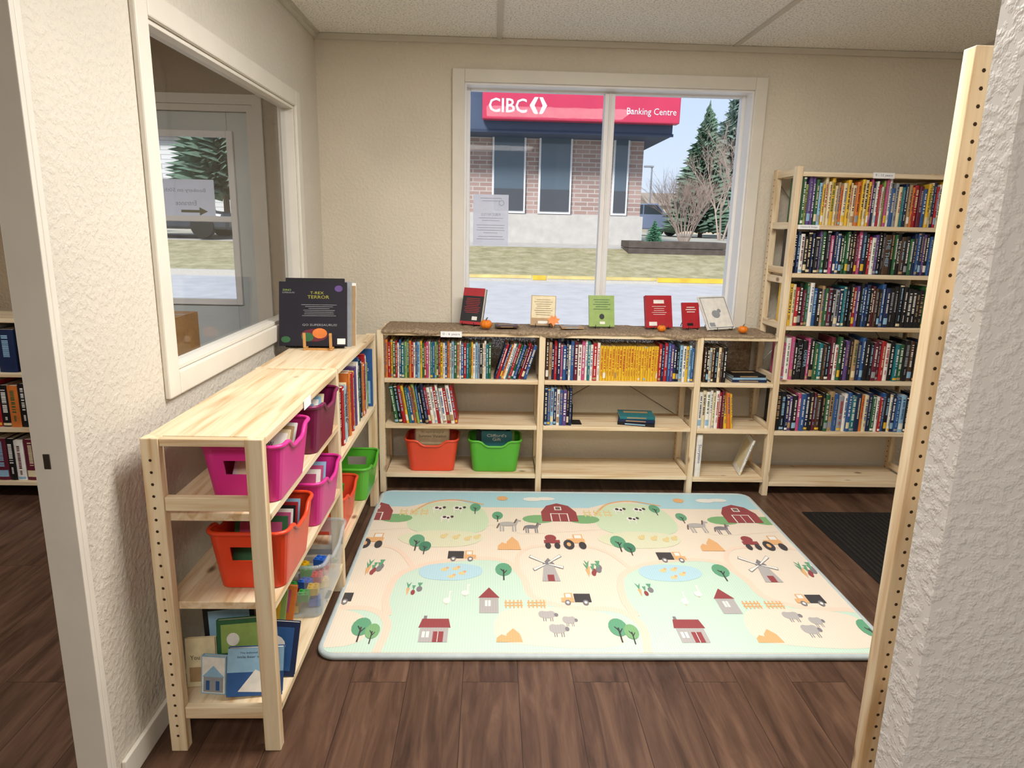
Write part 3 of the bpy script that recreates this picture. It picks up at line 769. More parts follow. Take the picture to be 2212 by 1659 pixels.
# books in bins
def inbin(code, x, y, z, rz, lean, w, h, label, group, texts=(), shapes=()):
    cover_book(w, h, .006, code, (x, y, z), (-lean, 0, rz), label, group, texts, shapes)
g1 = 'books in the nearest pink bin'
for i, c in enumerate('wcxw'):
    inbin(c, -.65, 1.805+.035*i, NZ[1]+.008, R(-5), R(34), .135, .175, '%s paperback in the nearest pink bin, %s from front' % (CN[c], ordw(i+1)), g1,
          [('The COW', .5, .8, .09, .5, 'n'), ('ELEPHANT', .5, .66, .1, .8, 'd')] if i == 0 else (), [(.1, .1, .9, .5, random.choice('lxcs'))])
g2 = 'books in the orange bin'
for i, c in enumerate('gpwkrl'):
    inbin(c, -.65, 1.805+.026*i, NZ[2]+.008, R(0), R(20), .15, .17, '%s thin book in the orange bin, %s from front' % (CN[c], ordw(i+1)), g2, (), [(.1, .5, .9, .9, random.choice('ywlp'))])
for i, c in enumerate('wpl'):
    inbin(c, -.65, 2.21+.04*i, NZ[2]+.008, R(2), R(26), .14, .165, '%s thin book in the far pink bin, %s from front' % (CN[c], ordw(i+1)), 'books in the far pink bin', (), [(.1, .5, .9, .9, random.choice('yvlp'))])
for i, c in enumerate('wlc'):
    inbin(c, -.65, 2.21+.04*i, NZ[1]+.008, R(2), R(30), .14, .165, '%s thin book in the maroon bin, %s from front' % (CN[c], ordw(i+1)), 'books in the maroon bin', (), [(.1, .5, .9, .9, random.choice('kvlp'))])
xr, xg = at(933, 1015, Z=LOWZ[3]).x, at(1068, 1015, Z=LOWZ[3]).x
gb = 'picture books standing in the red-orange bin'
inbin('x', xr, YF+.07, LOWZ[3]+.008, 0, R(12), .19, .225, 'tan picture book at the front of the red-orange bin', gb, [('On the First Day of', .5, .88, .05, .75, 'd'), ('Summer Vacation', .5, .79, .065, .8, 'd')], [(.02, .6, .98, .98, 'c')])
inbin('p', xr-.005, YF+.115, LOWZ[3]+.008, 0, R(12), .20, .262, 'pink picture book at the back of the red-orange bin', gb, [('We Share', .42, .93, .055, .5, 'r'), ('EVERYTHING!', .46, .85, .06, .85, 'r')], [(.02, .5, .98, .98, 'c')])
gb = 'picture books standing in the lime green bin'
inbin('t', xg+.01, YF+.07, LOWZ[3]+.008, 0, R(12), .17, .21, "teal picture book at the front of the lime green bin", gb, [("Clifford's", .5, .88, .08, .7, 'w'), ('Gift', .5, .78, .08, .3, 'w')], [(.05, .1, .95, .6, 'g')])
inbin('k', xg-.01, YF+.10, LOWZ[3]+.008, 0, R(10), .19, .24, 'dark picture book in the middle of the lime green bin', gb, (), lines(.1, .9, .8, .93, 3, 'w', .03))
inbin('e', xg+.02, YF+.135, LOWZ[3]+.008, 0, R(10), .18, .26, 'lime green picture book at the back of its bin', gb, (), lines(.1, .9, .84, .94, 2, 'l', .04))
# clear bin of toys
cb = bin_('toy_bin', 'clear plastic bin of building toys on the bottom shelf', CLEAR, (-.655, 2.27, NZ[3]+.001), R(90), L=.38, W=.235, H=.20)
TOY = [pm('toy_'+n, h, .35) for n, h in (('yellow', 'f2c11c'), ('blue', '2a66c8'), ('red', 'd8352a'), ('green', '3fa548'))]
for i in range(14):
    x = -.655+random.uniform(-.05, .06); y = 2.145+.25*(i % 7)/6; z = NZ[3]+.008+.042*(i//7)
    mb = MB(); mb.box(-.02, .02, -.018, .018, 0, .026)
    for a in (-.01, .01):
        for b in (-.009, .009): mb.lathe([(.005, .026), (.005, .031)], (a, b, 0), 8)
    k = i % 4
    tag(mb.build('toy_block', TOY[k], None, (x, y, z), (0, 0, random.uniform(0, 3))), '%s studded toy block in the clear bin' % ('yellow', 'blue', 'red', 'green')[k], 'toy block', '%s toy blocks in the clear bin' % ('yellow', 'blue', 'red', 'green')[k])
# board books on the bottom shelf near end (loose leaning pile)
zb_ = NZ[3]+.001
BB = 'board_book'
def bboard(w, h, t, c, x, y, lean, roll, rz, label, group=None, texts=(), shapes=()):
    a = R(roll)
    cover_book(w, h, t, c, (x, y, zb_+w/2*abs(math.sin(a))), (-R(lean), a, R(rz)), label, group, texts, shapes, BB)
dy = -.022
bboard(.15, .135, .018, 'b', -.648, 1.728+dy, 13, 4, 10, 'pale blue board book frontmost on the bottom left shelf', None, [('The beloved story of a', .5, .9, .05, .8, 'k'), ('little bear who', .42, .82, .05, .6, 'k')], [(0, 0, 1, 1, 'l'), (0, 0, 1, .5, 'b'), ([(.2, .1), (.5, .55), (.75, .4), (.95, .05)], 'w')])
bboard(.15, .19, .02, 'g', -.69, 1.782+dy, 13, -2, 6, 'green board book behind the pale blue one on the bottom shelf', None, [], [(.08, .5, .9, .93, 'e'), (ell(.5, .35, .25, .15), 'y'), (ell(.3, .7, .12, .1), 'w')])
bboard(.14, .16, .016, 'n', -.632, 1.812+dy, 14, 7, 5, 'navy board book right of the green one on the bottom shelf', None, [], [(.08, .1, .9, .9, 'b'), (ell(.5, .55, .25, .2), 'w')])
bboard(.072, .11, .014, 'l', -.768, 1.742+dy, 10, 0, -6, 'small white board book with house picture on the bottom shelf', None, [], [(.04, .03, .96, .97, 'w'), (.1, .05, .9, .45, 's'), ([(.05, .45), (.95, .45), (.5, .75)], 'l'), (.2, .1, .35, .35, 'b'), (.6, .1, .75, .35, 'b')])
bboard(.085, .14, .012, 'c', -.81, 1.772+dy, 12, -4, 0, 'cream board book at left end of the bottom shelf', None, [('You Are', .5, .6, .09, .7, 'd')], [(.1, .1, .9, .4, 'x')])
for i, (c, h_, wd_, ox, ro) in enumerate((('k', .20, .15, -.01, -6), ('r', .185, .13, -.05, 5), ('y', .19, .15, .03, -8), ('e', .205, .16, .02, 6), ('n', .2, .14, -.04, -5), ('o', .19, .16, .03, 8), ('l', .21, .15, -.01, 0))):
    bboard(wd_, h_, .014, c, -.73+ox, 1.832+dy+.027*i, 13, ro, 3, '%s board book leaning in the bottom left shelf stack, %s behind the green one' % (CN[c], ordw(i+1)), 'board books leaning in a stack on the bottom left shelf', (), [(.1, .55, .9, .93, random.choice('wypl')), (ell(.5, .3, .3, .18), random.choice('wyob'))])
# face-out book at the end of left bookcase and leaning book in the lowest right cubby
cover_book(.22, .285, .012, 'b', (-.68, LYN+1.645, FZ[1]+.001), (-R(1), 0, 0), 'large blue picture book facing out at the left bookcase far end', None, [('FAIR', .7, .8, .1, .4, 'y'), ('for Me', .72, .66, .08, .4, 'w')], [(.3, .05, .95, .45, 'l')])
p = at(1600, 1030, Z=.10)
lk, _ = spine_book(.012, .215, .17, 'w', (p.x-.005, YF+.05, .1045), (0, .30, R(-8)), 'white picture book leaning right on the lowest right shelf', None, None, 's', PB, 'picture book')
MB().poly([(-.0006, .02, .03), (-.0006, .15, .03), (-.0006, .15, .19), (-.0006, .02, .19)]).build('cover_print', BM['c'], lk)

# shelf labels
def label_card(name_loc, wd, ht, s, label, facing='N'):
    o = MB().box(-wd/2, wd/2, -.001, 0, -ht/2, ht/2).build('shelf_label', WHITEP, None, name_loc); tag(o, label, 'label')
    if s: MB().text(s, TN((0, -.0014, 0)), height=ht*.5, width=wd*.8).build('lettering', INK, o)
    if facing == 'X': o.rotation_euler = (0, 0, R(90))
    return o
p = at(975, 719, Y=YF); label_card((p.x, YF-.0125, .883), .11, .03, '0 - 6 years', 'white age label on front edge of the low bookcase top')
p = at(1910, 375, Y=YF); label_card((p.x, YF-.0005, 1.728), .11, .028, '9 - 12 years', 'white age label on top edge of the tall bookcase')
p = at(1748, 483, Y=YF); label_card((p.x, YF-.0005, 1.467), .11, .022, 'Classics & Vintage', 'white genre label on edge below the tall bookcase top row')
label_card((LX+.0012, at(662, 850, X=LX).y, .892), .08, .03, None, 'white paper label on front edge of the left bookcase top', 'X')

# ------------------------------------------------------------------ play mat
ZM = .019
mX0, mX1, mY0, mY1 = -.575, 1.445, 2.05, 3.535
ART = dict(peach='ecdfcd', sky='b0d8e3', green='cbe4d3', path='f0d8c4', pasture='cfe1c1', olive='e0e1c3', pond='b8dae5', tree='68a683', dtree='4d886d', bush='82b37e',
           red='994b4f', grey='b6b2b0', dark='474548', orange='e6b37f', white='efede6', wheat='e2cf98', brown='7c6760', dgrey='858287')
AK = list(ART); AM = []
def artmat(n, h):
    m, nt, b = newmat('mat_print_'+n); L = nt.links
    tc = N(nt, 'ShaderNodeTexCoord'); wv = N(nt, 'ShaderNodeTexWave', i_Scale=32.0); L.new(tc.outputs['Object'], wv.inputs['Vector'])
    c = lin(h); r = ramp(nt, [(0, [x*.94 for x in c]), (1, [min(1, x*1.02) for x in c])]); L.new(wv.outputs['Fac'], r.inputs['Fac'])
    L.new(r.outputs[0], b.inputs['Base Color']); b.inputs['Roughness'].default_value = .4; b.inputs['Specular IOR Level'].default_value = .3
    return m
for n_ in AK: AM.append(artmat(n_, ART[n_]))
art = MB(); PER = .93
cx0, cx1, cy0, cy1 = mX0+.022, mX1-.022, mY0+.022, mY1-.022
def clip(P_):
    for ax, lim, sg in ((0, cx0, 1), (0, cx1, -1), (1, cy0, 1), (1, cy1, -1)):
        out = []
        for i in range(len(P_)):
            a, b = P_[i-1], P_[i]; ia = (a[ax]-lim)*sg >= 0; ib = (b[ax]-lim)*sg >= 0
            if ia != ib:
                t = (lim-a[ax])/(b[ax]-a[ax]); out.append((a[0]+t*(b[0]-a[0]), a[1]+t*(b[1]-a[1])))
            if ib: out.append(b)
        P_ = out
        if len(P_) < 3: return []
    return P_
CNT = [0]
def put(pts, k, layer, rep=(-2, -1, 0, 1, 2)):
    for s in rep:
        CNT[0] += 1
        q = clip([(x+s*PER, y) for x, y in pts])
        if len(q) >= 3: art.poly([(x, y, ZM+.00035*layer+(CNT[0] % 80)*4e-6) for x, y in q], AK.index(k))
def mp(px, py):
    p = at(px, py, Z=ZM); return (p.x, p.y)
def smooth(pts, n=4, closed=True):
    out = []; K = len(pts)
    rng = range(K) if closed else range(K-1)
    for i in rng:
        p0, p1, p2, p3 = (pts[(i-1) % K], pts[i], pts[(i+1) % K], pts[(i+2) % K]) if closed else (pts[max(i-1, 0)], pts[i], pts[i+1], pts[min(i+2, K-1)])
        for j in range(n):
            t = j/n
            out.append(tuple(.5*((2*p1[a])+(-p0[a]+p2[a])*t+(2*p0[a]-5*p1[a]+4*p2[a]-p3[a])*t*t+(-p0[a]+3*p1[a]-3*p2[a]+p3[a])*t**3) for a in (0, 1)))
    if not closed: out.append(pts[-1])
    return out
def region(pp, k, layer, rep=(-2, -1, 0, 1, 2)): put(smooth([mp(*p) for p in pp]), k, layer, rep)
def stroke(pp, wd, k, layer):
    P_ = [Vector(q) for q in smooth([mp(*p) for p in pp], 6, False)]
    Lf, Rt = [], []
    for i, a in enumerate(P_):
        d_ = (P_[min(i+1, len(P_)-1)]-P_[max(i-1, 0)]).normalized(); n_ = Vector((-d_.y, d_.x))*wd/2
        Lf.append(tuple(a+n_)); Rt.append(tuple(a-n_))
    for s in (-2, -1, 0, 1, 2):
        CNT[0] += 1; zz = ZM+.00035*layer+(CNT[0] % 80)*4e-6
        for i in range(len(P_)-1):
            q = clip([(x+s*PER, y) for x, y in (Rt[i], Rt[i+1], Lf[i+1], Lf[i])])
            if len(q) >= 3: art.poly([(x, y, zz) for x, y in q], AK.index(k))
class G:
    def __init__(s, x0, y0, x1, y1):
        s.a = mp(x0, y1)[0]; s.b = mp(x1, y1)[0]; xm = (x0+x1)/2; s.c = mp(xm, y1)[1]; s.d = mp(xm, y0)[1]
    def t(s, u, v): return (s.a+(s.b-s.a)*u, s.c+(s.d-s.c)*v)
    def p(s, pts, k, l): put([s.t(*q) for q in pts], k, l); return s
    def r(s, u0, v0, u1, v1, k, l): return s.p([(u0, v0), (u1, v0), (u1, v1), (u0, v1)], k, l)
    def e(s, u, v, ru, rv, k, l, n=14): return s.p(ell(u, v, ru, rv, n), k, l)
# ground colours
put([(cx0, mp(1200, 1097)[1]), (cx1, mp(1200, 1097)[1]), (cx1, cy1), (cx0, cy1)], 'sky', 1, (0,))
region([(700, 1125), (760, 1105), (850, 1100), (930, 1085), (980, 1080), (1060, 1100), (1150, 1110), (1160, 1130), (900, 1140), (700, 1150)], 'peach', 2)
region([(880, 1120), (905, 1095), (965, 1084), (1030, 1092), (1055, 1120), (1040, 1148), (960, 1156), (890, 1145)], 'pasture', 3)
stroke([(890, 1108), (930, 1086), (985, 1080), (1045, 1090)], .012, 'orange', 4)
region([(860, 1160), (930, 1146), (1020, 1150), (1042, 1165), (1000, 1180), (900, 1180)], 'olive', 3)
region([(690, 1412), (700, 1370), (735, 1325), (790, 1312), (845, 1330), (838, 1285), (870, 1235), (960, 1212), (1080, 1210), (1125, 1245), (1150, 1290), (1230, 1312), (1330, 1316), (1385, 1350), (1400, 1430), (1000, 1450), (690, 1450)], 'green', 2)
stroke([(838, 1330), (835, 1288), (868, 1238), (960, 1212), (1080, 1209), (1128, 1245), (1152, 1290), (1235, 1313), (1330, 1318), (1385, 1350), (1400, 1412)], .030, 'path', 3)
stroke([(1118, 1230), (1120, 1200), (1160, 1180), (1290, 1185), (1365, 1230)], .022, 'path', 2)
region([(1080, 1325), (1150, 1312), (1290, 1322), (1345, 1350), (1352, 1385), (1300, 1400), (1180, 1397), (1075, 1380)], 'peach', 3)
region([(905, 1232), (930, 1220), (990, 1218), (1036, 1225), (1038, 1242), (990, 1254), (920, 1250)], 'pond', 4)
# figures
b = G(1172, 1088, 1250, 1127)
b.e(-.1, .12, .45, .22, 'bush', 3).e(1.15, .12, .45, .22, 'bush', 3).p([(0, 0), (1, 0), (1, .5), (.82, .85), (.5, 1), (.18, .85), (0, .5)], 'red', 5)
b.r(.25, 0, .75, .42, 'white', 6).r(.28, 0, .49, .39, 'red', 7).r(.51, 0, .72, .39, 'red', 7).r(.4, .6, .6, .8, 'white', 6).r(.43, .63, .57, .77, 'brown', 7)
for i in range(3): G(1262+22*i, 1103, 1280+22*i, 1117).r(0, .2, 1, .35, 'wheat', 4).r(0, .6, 1, .75, 'wheat', 4).r(.1, 0, .25, 1, 'wheat', 4).r(.7, 0, .85, 1, 'wheat', 4)
def gtree(bb, k='tree', l=6):
    g = G(*bb); g.e(.5, .62, .5, .38, k, l); g.r(.46, 0, .54, .6, 'dark', l+1); g.p([(.52, .35), (.72, .55), (.69, .58), (.5, .42)], 'dark', l+1); g.p([(.48, .45), (.3, .62), (.33, .66), (.5, .52)], 'dark', l+1)
for bb in ((1063, 1106, 1087, 1128), (1014, 1088, 1038, 1111), (878, 1155, 913, 1190), (1070, 1217, 1107, 1254), (748, 1335, 792, 1388)): gtree(bb)
gtree((901, 1170, 928, 1198), 'dtree', 7); gtree((780, 1348, 813, 1392), 'bush', 8)
for (x, y) in ((946, 1100), (990, 1100), (963, 1120)):
    g = G(x-15, y-8, x+15, y+8); g.e(.45, .6, .4, .28, 'white', 5).e(.9, .7, .12, .15, 'dark', 6).e(.35, .65, .14, .15, 'dark', 6).e(.62, .55, .1, .13, 'dark', 6).r(.15, 0, .22, .5, 'white', 5).r(.65, 0, .72, .5, 'white', 5)
def horse(bb, k):
    g = G(*bb); g.e(.45, .55, .36, .17, k, 5); g.p([(.7, .5), (.82, .9), (1, .82), (.98, .72), (.88, .74), (.8, .45)], k, 5); g.p([(.68, .6), (.8, .95), (.86, .92), (.75, .6)], 'brown', 6)
    for u in (.14, .25, .62, .72): g.r(u, 0, u+.06, .5, k, 5)
    g.p([(.1, .6), (0, .25), (.06, .22), (.15, .55)], 'brown', 6)
horse((1072, 1120, 1128, 1148), 'grey'); horse((1130, 1128, 1172, 1152), 'dgrey')
for (x, y) in ((958, 1158), (985, 1160), (1010, 1163), (1030, 1160)): G(x-9, y-6, x+9, y+6).e(.45, .4, .4, .35, 'wheat', 5).e(.8, .75, .2, .2, 'wheat', 5)
g = G(1178, 1155, 1270, 1187)
g.e(.17, .75, .14, .22, 'red', 5).r(0, .38, .38, .6, 'red', 6).e(.08, .22, .07, .2, 'dark', 7).e(.3, .22, .07, .2, 'dark', 7).r(.55, .4, .98, .7, 'orange', 5).r(.72, .7, .95, 1, 'orange', 5).r(.75, .72, .92, .95, 'white', 6).e(.58, .3, .13, .32, 'dark', 7).e(.9, .24, .09, .24, 'dark', 7).e(.58, .3, .05, .13, 'orange', 8)
def hay(bb):
    g = G(*bb); g.p([(0, 0), (.02, .3), (.2, .55), (.45, .4), (.55, 0)], 'orange', 5); g.p([(.35, 0), (.4, .6), (.65, 1), (.9, .6), (1, 0)], 'orange', 5)
hay((1075, 1160, 1126, 1188)); hay((1072, 1358, 1130, 1388))
def truck(bb, flip=False):
    g = G(*bb); f = (lambda u: 1-u) if flip else (lambda u: u)
    def rr(u0, v0, u1, v1, k, l): g.r(min(f(u0), f(u1)), v0, max(f(u0), f(u1)), v1, k, l)
    rr(0, .25, .56, .95, 'dark', 5); rr(.58, .25, 1, .6, 'orange', 5); rr(.6, .6, .88, 1, 'orange', 5); rr(.66, .62, .84, .92, 'white', 6)
    for u in (.2, .8): g.e(f(u), .2, .1, .22, 'dgrey', 7); g.e(f(u), .2, .05, .1, 'white', 8)
truck((966, 1190, 1028, 1213)); truck((1215, 1282, 1280, 1308), True)
def veg(bb):
    g = G(*bb)
    g.p([(.1, .55), (.3, .55), (.2, 0)], 'orange', 5).p([(.2, .5), (.05, 1), (.2, .8), (.35, 1)], 'tree', 6).e(.5, .25, .12, .18, 'red', 5).p([(.5, .4), (.4, .75), (.6, .75)], 'tree', 6).e(.82, .5, .16, .2, 'dgrey', 5).p([(.82, .6), (.68, .95), (.96, .95)], 'tree', 6)
veg((785, 1208, 825, 1240)); veg((1265, 1217, 1305, 1247)); veg((870, 1258, 910, 1288))
g = G(1150, 1198, 1222, 1256)
g.p([(.3, 0), (.85, 0), (.72, .62), (.42, .62)], 'grey', 5).p([(.38, .62), (.76, .62), (.58, .85)], 'dgrey', 6).r(.48, 0, .68, .22, 'red', 7)
for (u, v) in ((0, .92), (1, .95), (.08, .4), (1.02, .48)):
    c0 = Vector((.52, .62)); dd = Vector((u, v))-c0; n_ = Vector((-dd.y, dd.x)).normalized()*.055
    g.p([tuple(c0-n_*.3), tuple(c0+dd-n_), tuple(c0+dd+n_), tuple(c0+n_*.3)], 'dgrey', 7); n_ = n_*.75; c1 = c0+dd*.1
    g.p([tuple(c1-n_*.35), tuple(c0+dd*.97-n_), tuple(c0+dd*.97+n_), tuple(c1+n_*.35)], 'white', 8)
for (x, y) in ((960, 1230), (985, 1228), (998, 1238), (975, 1245)): G(x-9, y-5, x+9, y+5).e(.45, .4, .42, .35, 'wheat', 5).e(.8, .75, .2, .22, 'orange', 5)
def goose(bb):
    g = G(*bb); g.e(.45, .3, .42, .2, 'white', 5).p([(.6, .3), (.62, .95), (.82, .98), (.98, .88), (.78, .85), (.8, .3)], 'white', 5).r(.4, 0, .45, .14, 'orange', 5)
for bb in ((955, 1276, 975, 1308), (995, 1262, 1016, 1290)): goose(bb)
g = G(1032, 1270, 1080, 1325)
g.r(.06, 0, .94, .6, 'grey', 5).p([(0, .58), (1, .58), (.5, 1)], 'red', 6).r(.32, .25, .58, .48, 'white', 6).r(.44, .25, .46, .48, 'dgrey', 7)
g = G(898, 1335, 970, 1388)
g.r(.06, 0, .94, .6, 'grey', 5).p([(0, .58), (1, .58), (.92, .95), (.08, .95)], 'red', 6).r(.48, 0, .8, .42, 'red', 6).r(.62, 0, .64, .42, 'white', 7).r(.14, .18, .36, .42, 'white', 6).r(.24, .18, .26, .42, 'dgrey', 7).r(.12, .95, .22, 1.08, 'dgrey', 6)
for i in range(2):
    g = G(1090+50*i, 1297, 1130+50*i, 1314); g.r(0, .25, 1, .4, 'orange', 5).r(0, .6, 1, .75, 'orange', 5)
    for u in (.08, .3, .52, .74, .92): g.r(u-.04, 0, u+.04, 1, 'orange', 6)
for bb in ((1160, 1318, 1207, 1343), (1214, 1330, 1250, 1354), (1184, 1346, 1232, 1377)):
    g = G(*bb); g.e(.5, .55, .4, .32, 'grey', 5).e(.3, .65, .2, .25, 'grey', 5).e(.7, .65, .2, .25, 'grey', 5).e(.93, .55, .1, .16, 'dgrey', 6)
    for u in (.3, .4, .62, .72): g.r(u, 0, u+.04, .35, 'dgrey', 4)
for (x, y) in ((1085, 1077), (1465, 1082)): put([(mp(x, y)[0]+.03*math.cos(k*.6), mp(x, y)[1]+.03*math.sin(k*.6)) for k in range(11)], 'orange', 4, (0,))
G(1130, 1072, 1200, 1084).e(.3, .4, .3, .35, 'white', 4).e(.7, .5, .3, .3, 'white', 4)
rootm = empty('play_mat', (0, 0, 0), 'large padded play mat printed with a farm scene on the floor', 'play mat')
def rrect(x0, x1, y0, y1, r, n=8):
    out = []
    for (cx, cy, a0) in ((x1-r, y1-r, 0), (x0+r, y1-r, 90), (x0+r, y0+r, 180), (x1-r, y0+r, 270)):
        for k in range(n+1): a = R(a0+90*k/n); out.append((cx+r*math.cos(a), cy+r*math.sin(a)))
    return out
MB().prism([(x, y, .001) for x, y in rrect(mX0+.011, mX1-.011, mY0+.011, mY1-.011, .06)], (0, 0, ZM-.001)).build('pad', AM[0], rootm)
art.build('printed_picture', AM, rootm)
MB().tube([(x, y, .0112) for x, y in rrect(mX0+.011, mX1-.011, mY0+.011, mY1-.011, .06)], .011, closed=True, n=12).build('edge_binding', pm('mat_edge_grey', 'b4c0c2', .6), rootm, smooth=True)
# black entrance mat
kx0 = 1.66; ky1 = 3.32
o = empty('door_mat', (kx0, 2.35, 0), 'black ribbed entrance mat on the floor in front of tall bookcase', 'mat')
MB().box(0, .9, 0, ky1-2.35, .0005, .006).build('backing', pm('rubber_black', '141312', .8), o, bevel=.002)
mb = MB()
for i in range(32): mb.box(.03+.0265*i, .044+.0265*i, .03, ky1-2.38, .006, .010)
mb.build('ribs', pm('mat_carpet_black', '211d1a', .95, .3, 200, bump=.4), o)

# ------------------------------------------------------------------ left room
lb = empty('bookcase', (-3.3, 3.40, 0), 'pale bookcase of dark novels seen through the doorway at far left', 'bookcase')
LBZ = [at(20, y_, Y=3.4).z for y_ in (688, 806, 925, 1040)]
for z in LBZ: MB().box(-.0, 1.14, 0, .28, -.022, 0).build('shelf', PX, lb, loc=(.0, 0, z), bevel=.002)
for x in (-.02, 1.16): MB().box(-.019, .019, 0, .28, 0, LBZ[0]+.01).build('side_panel', PZ, lb, loc=(x, 0, 0))
MB().box(-.001, 1.14, .281, .287, .02, LBZ[0]-.03).build('back_panel', pm('bookcase_back_dark', '4a3d31', .7), lb)
for j, (cs, z) in enumerate((('kwsnkw', LBZ[1]), ('okrkokmo', LBZ[2]), ('kvmkwmvk', LBZ[3]))):
    row(cs, -2.62, -2.22, 3.42, z, "on the doorway bookcase's %s row" % ('top', 'middle', 'bottom')[j], "novels on the bookcase beyond the doorway, %s row" % ('top', 'middle', 'bottom')[j], (.21, .24))
sw = empty('light_switch', (at(36, 540, Y=YB).x, YB, at(36, 540, Y=YB).z), 'white light switch plate on tan wall beyond the doorway', 'switch')
MB().box(-.04, .04, -.008, -.001, -.075, .075).build('plate', PLATE, sw, bevel=.003); MB().box(-.015, .015, -.012, -.008, -.025, .025).build('toggle', HOLE, sw)
tb = empty('side_table', (-1.78, 3.35, 0), 'small grey table behind the interior window under the carton', 'table')
TG = pm('table_grey', '8d8c8a', .5)
MB().box(-.28, .28, -.2, .2, .72, .745).build('tabletop', TG, tb, bevel=.004)
for sx in (-.25, .25):
    for sy in (-.17, .17): MB().box(sx-.018, sx+.018, sy-.018, sy+.018, 0, .72).build('leg', TG, tb)
CARD = pm('cardboard', 'b58a58', .8, .08, 40)
bx = empty('carton', (-1.72, 3.35, .746), 'brown cardboard box seen low through the interior window', 'box')
MB().box(-.25, .25, -.14, .14, 0, .235).build('body', CARD, bx, bevel=.002)
MB().box(-.25, .25, -.14, -.002, .2355, .239).box(-.25, .25, .002, .14, .2355, .239).build('flap', CARD, bx); MB().box(-.25, .25, -.025, .025, .2395, .2405).build('tape', BM['x'], bx)
# notices on the glass
sg = empty('paper_sign', (-1.72, YB+.0385, 1.545), 'white paper sign with an arrow taped inside the entry door', 'sign')
X0, X1, Z0, Z1 = RY(332, 386, 458, 478, YB)
MB().box(X0+1.72, X1+1.72, 0, .0008, Z0-1.545, Z1-1.545).build('sheet', sheer('thin_sign_paper', 'f0f0f4', .12, .45), sg)
mb = MB(); cxs = (X0+X1)/2+1.72
mb.text('Bookery on 50th', TP((cxs, -.0006, (Z1-1.545)-.06)), height=.026, width=(X1-X0)*.7); mb.text('Entrance', TP((cxs, -.0006, (Z1-1.545)-.125)), height=.026, width=(X1-X0)*.36)
mb.build('lettering', INKF, sg)
mb = MB(); za = (Z0-1.545)+.055; y_ = -.0006
mb.poly([(cxs-.03, y_, za-.007), (cxs+.07, y_, za-.007), (cxs+.07, y_, za-.022), (cxs+.115, y_, za), (cxs+.07, y_, za+.022), (cxs+.07, y_, za+.007), (cxs-.03, y_, za+.007)])
mb.build('arrow', pm('arrow_olive_ink', '6e6c50', .8), sg)
X0, X1, Z0, Z1 = RY(1022, 420, 1098, 530, YB+.12)
nt_ = empty('paper_notice', ((X0+X1)/2, YB+.1225, (Z0+Z1)/2), 'white public notice sheet taped on the street window glass', 'sign')
hw, hh = (X1-X0)/2, (Z1-Z0)/2
MB().box(-hw, hw, 0, .0008, -hh, hh).build('sheet', SHEER, nt_)
mb = MB(); mb.text('PUBLIC NOTICE', TP((0, -.0006, hh*.22)), height=.014, width=hw*1.1)
for i, (wd, v) in enumerate(((.6, .85), (.5, .75), (.7, .08), (.5, -.02), (.8, -.2), (.75, -.3), (.8, -.4), (.4, -.5), (.7, -.65), (.8, -.75))):
    mb.poly([(-hw*wd, -.0006, hh*v-.0014), (hw*wd, -.0006, hh*v-.0014), (hw*wd, -.0006, hh*v+.0014), (-hw*wd, -.0006, hh*v+.0014)])
mb.tube([(hw*.6+.014*math.cos(a*.5), -.0006, hh*.68+.014*math.sin(a*.5)) for a in range(13)], .0012, n=4, closed=True)
mb.build('lettering', INKF, nt_)

# ------------------------------------------------------------------ outdoors
ASPH = pm('asphalt_pale', 'bab8b8', .9, .08, 3); CONC = pm('concrete', 'bcb8b2', .9, .08, 4, bump=.2, bscale=40); CURB = pm('curb_concrete', 'bdb8ae', .9); YEL = pm('curb_yellow', 'd9b440', .8, .2, 3)
FADE = pm('curb_faded_yellow', 'cdb878', .85, .25, 2)
m, nt, b = newmat('lawn_autumn'); L = nt.links
tc = N(nt, 'ShaderNodeTexCoord'); nz = N(nt, 'ShaderNodeTexNoise', i_Scale=3.0, i_Detail=8.0, i_Roughness=.7); L.new(tc.outputs['Object'], nz.inputs['Vector'])
r = ramp(nt, [(.3, lin('827c5a')), (.5, lin('a29a74')), (.7, lin('bfb296'))]); L.new(nz.outputs['Fac'], r.inputs['Fac']); L.new(r.outputs[0], b.inputs['Base Color']); b.inputs['Roughness'].default_value = .95
LAWN = m
def strip(name, prof, matl, x0=-45, x1=45):
    mb = MB()
    for (ya, za), (yb, zb) in zip(prof, prof[1:]): mb.poly([(x0, ya, za), (x1, ya, za), (x1, yb, zb), (x0, yb, zb)])
    return tag(mb.build(name, matl), kind='structure')
strip('road', [(4.07, -.30), (7, -.30), (16, .19)], ASPH)
mb = MB(); mb.box(-45, 45, 16, 16.18, -.1, .315); mb.build('curb', CURB)['kind'] = 'structure'
cu_ = bpy.data.objects['curb']
for (xa, xb, mt_) in ((1420, 1760, YEL), (1150, 1180, YEL), (1000, 1148, FADE), (1182, 1418, FADE)):
    X0 = at(xa, 607, Y=16).x; X1 = at(xb, 607, Y=16).x
    MB().box(X0, X1, 15.99, 16.19, .23 if mt_ is YEL else .26, .325).build('painted_kerb', mt_, cu_)
strip('lawn', [(16.18, .31), (20.5, .84)], LAWN)
strip('sidewalk', [(20.5, .845), (22.4, .97)], CONC)
strip('ground', [(22.4, .96), (70, 1.30)], pm('far_ground', 'b5b0a0', .95, .1, .3))
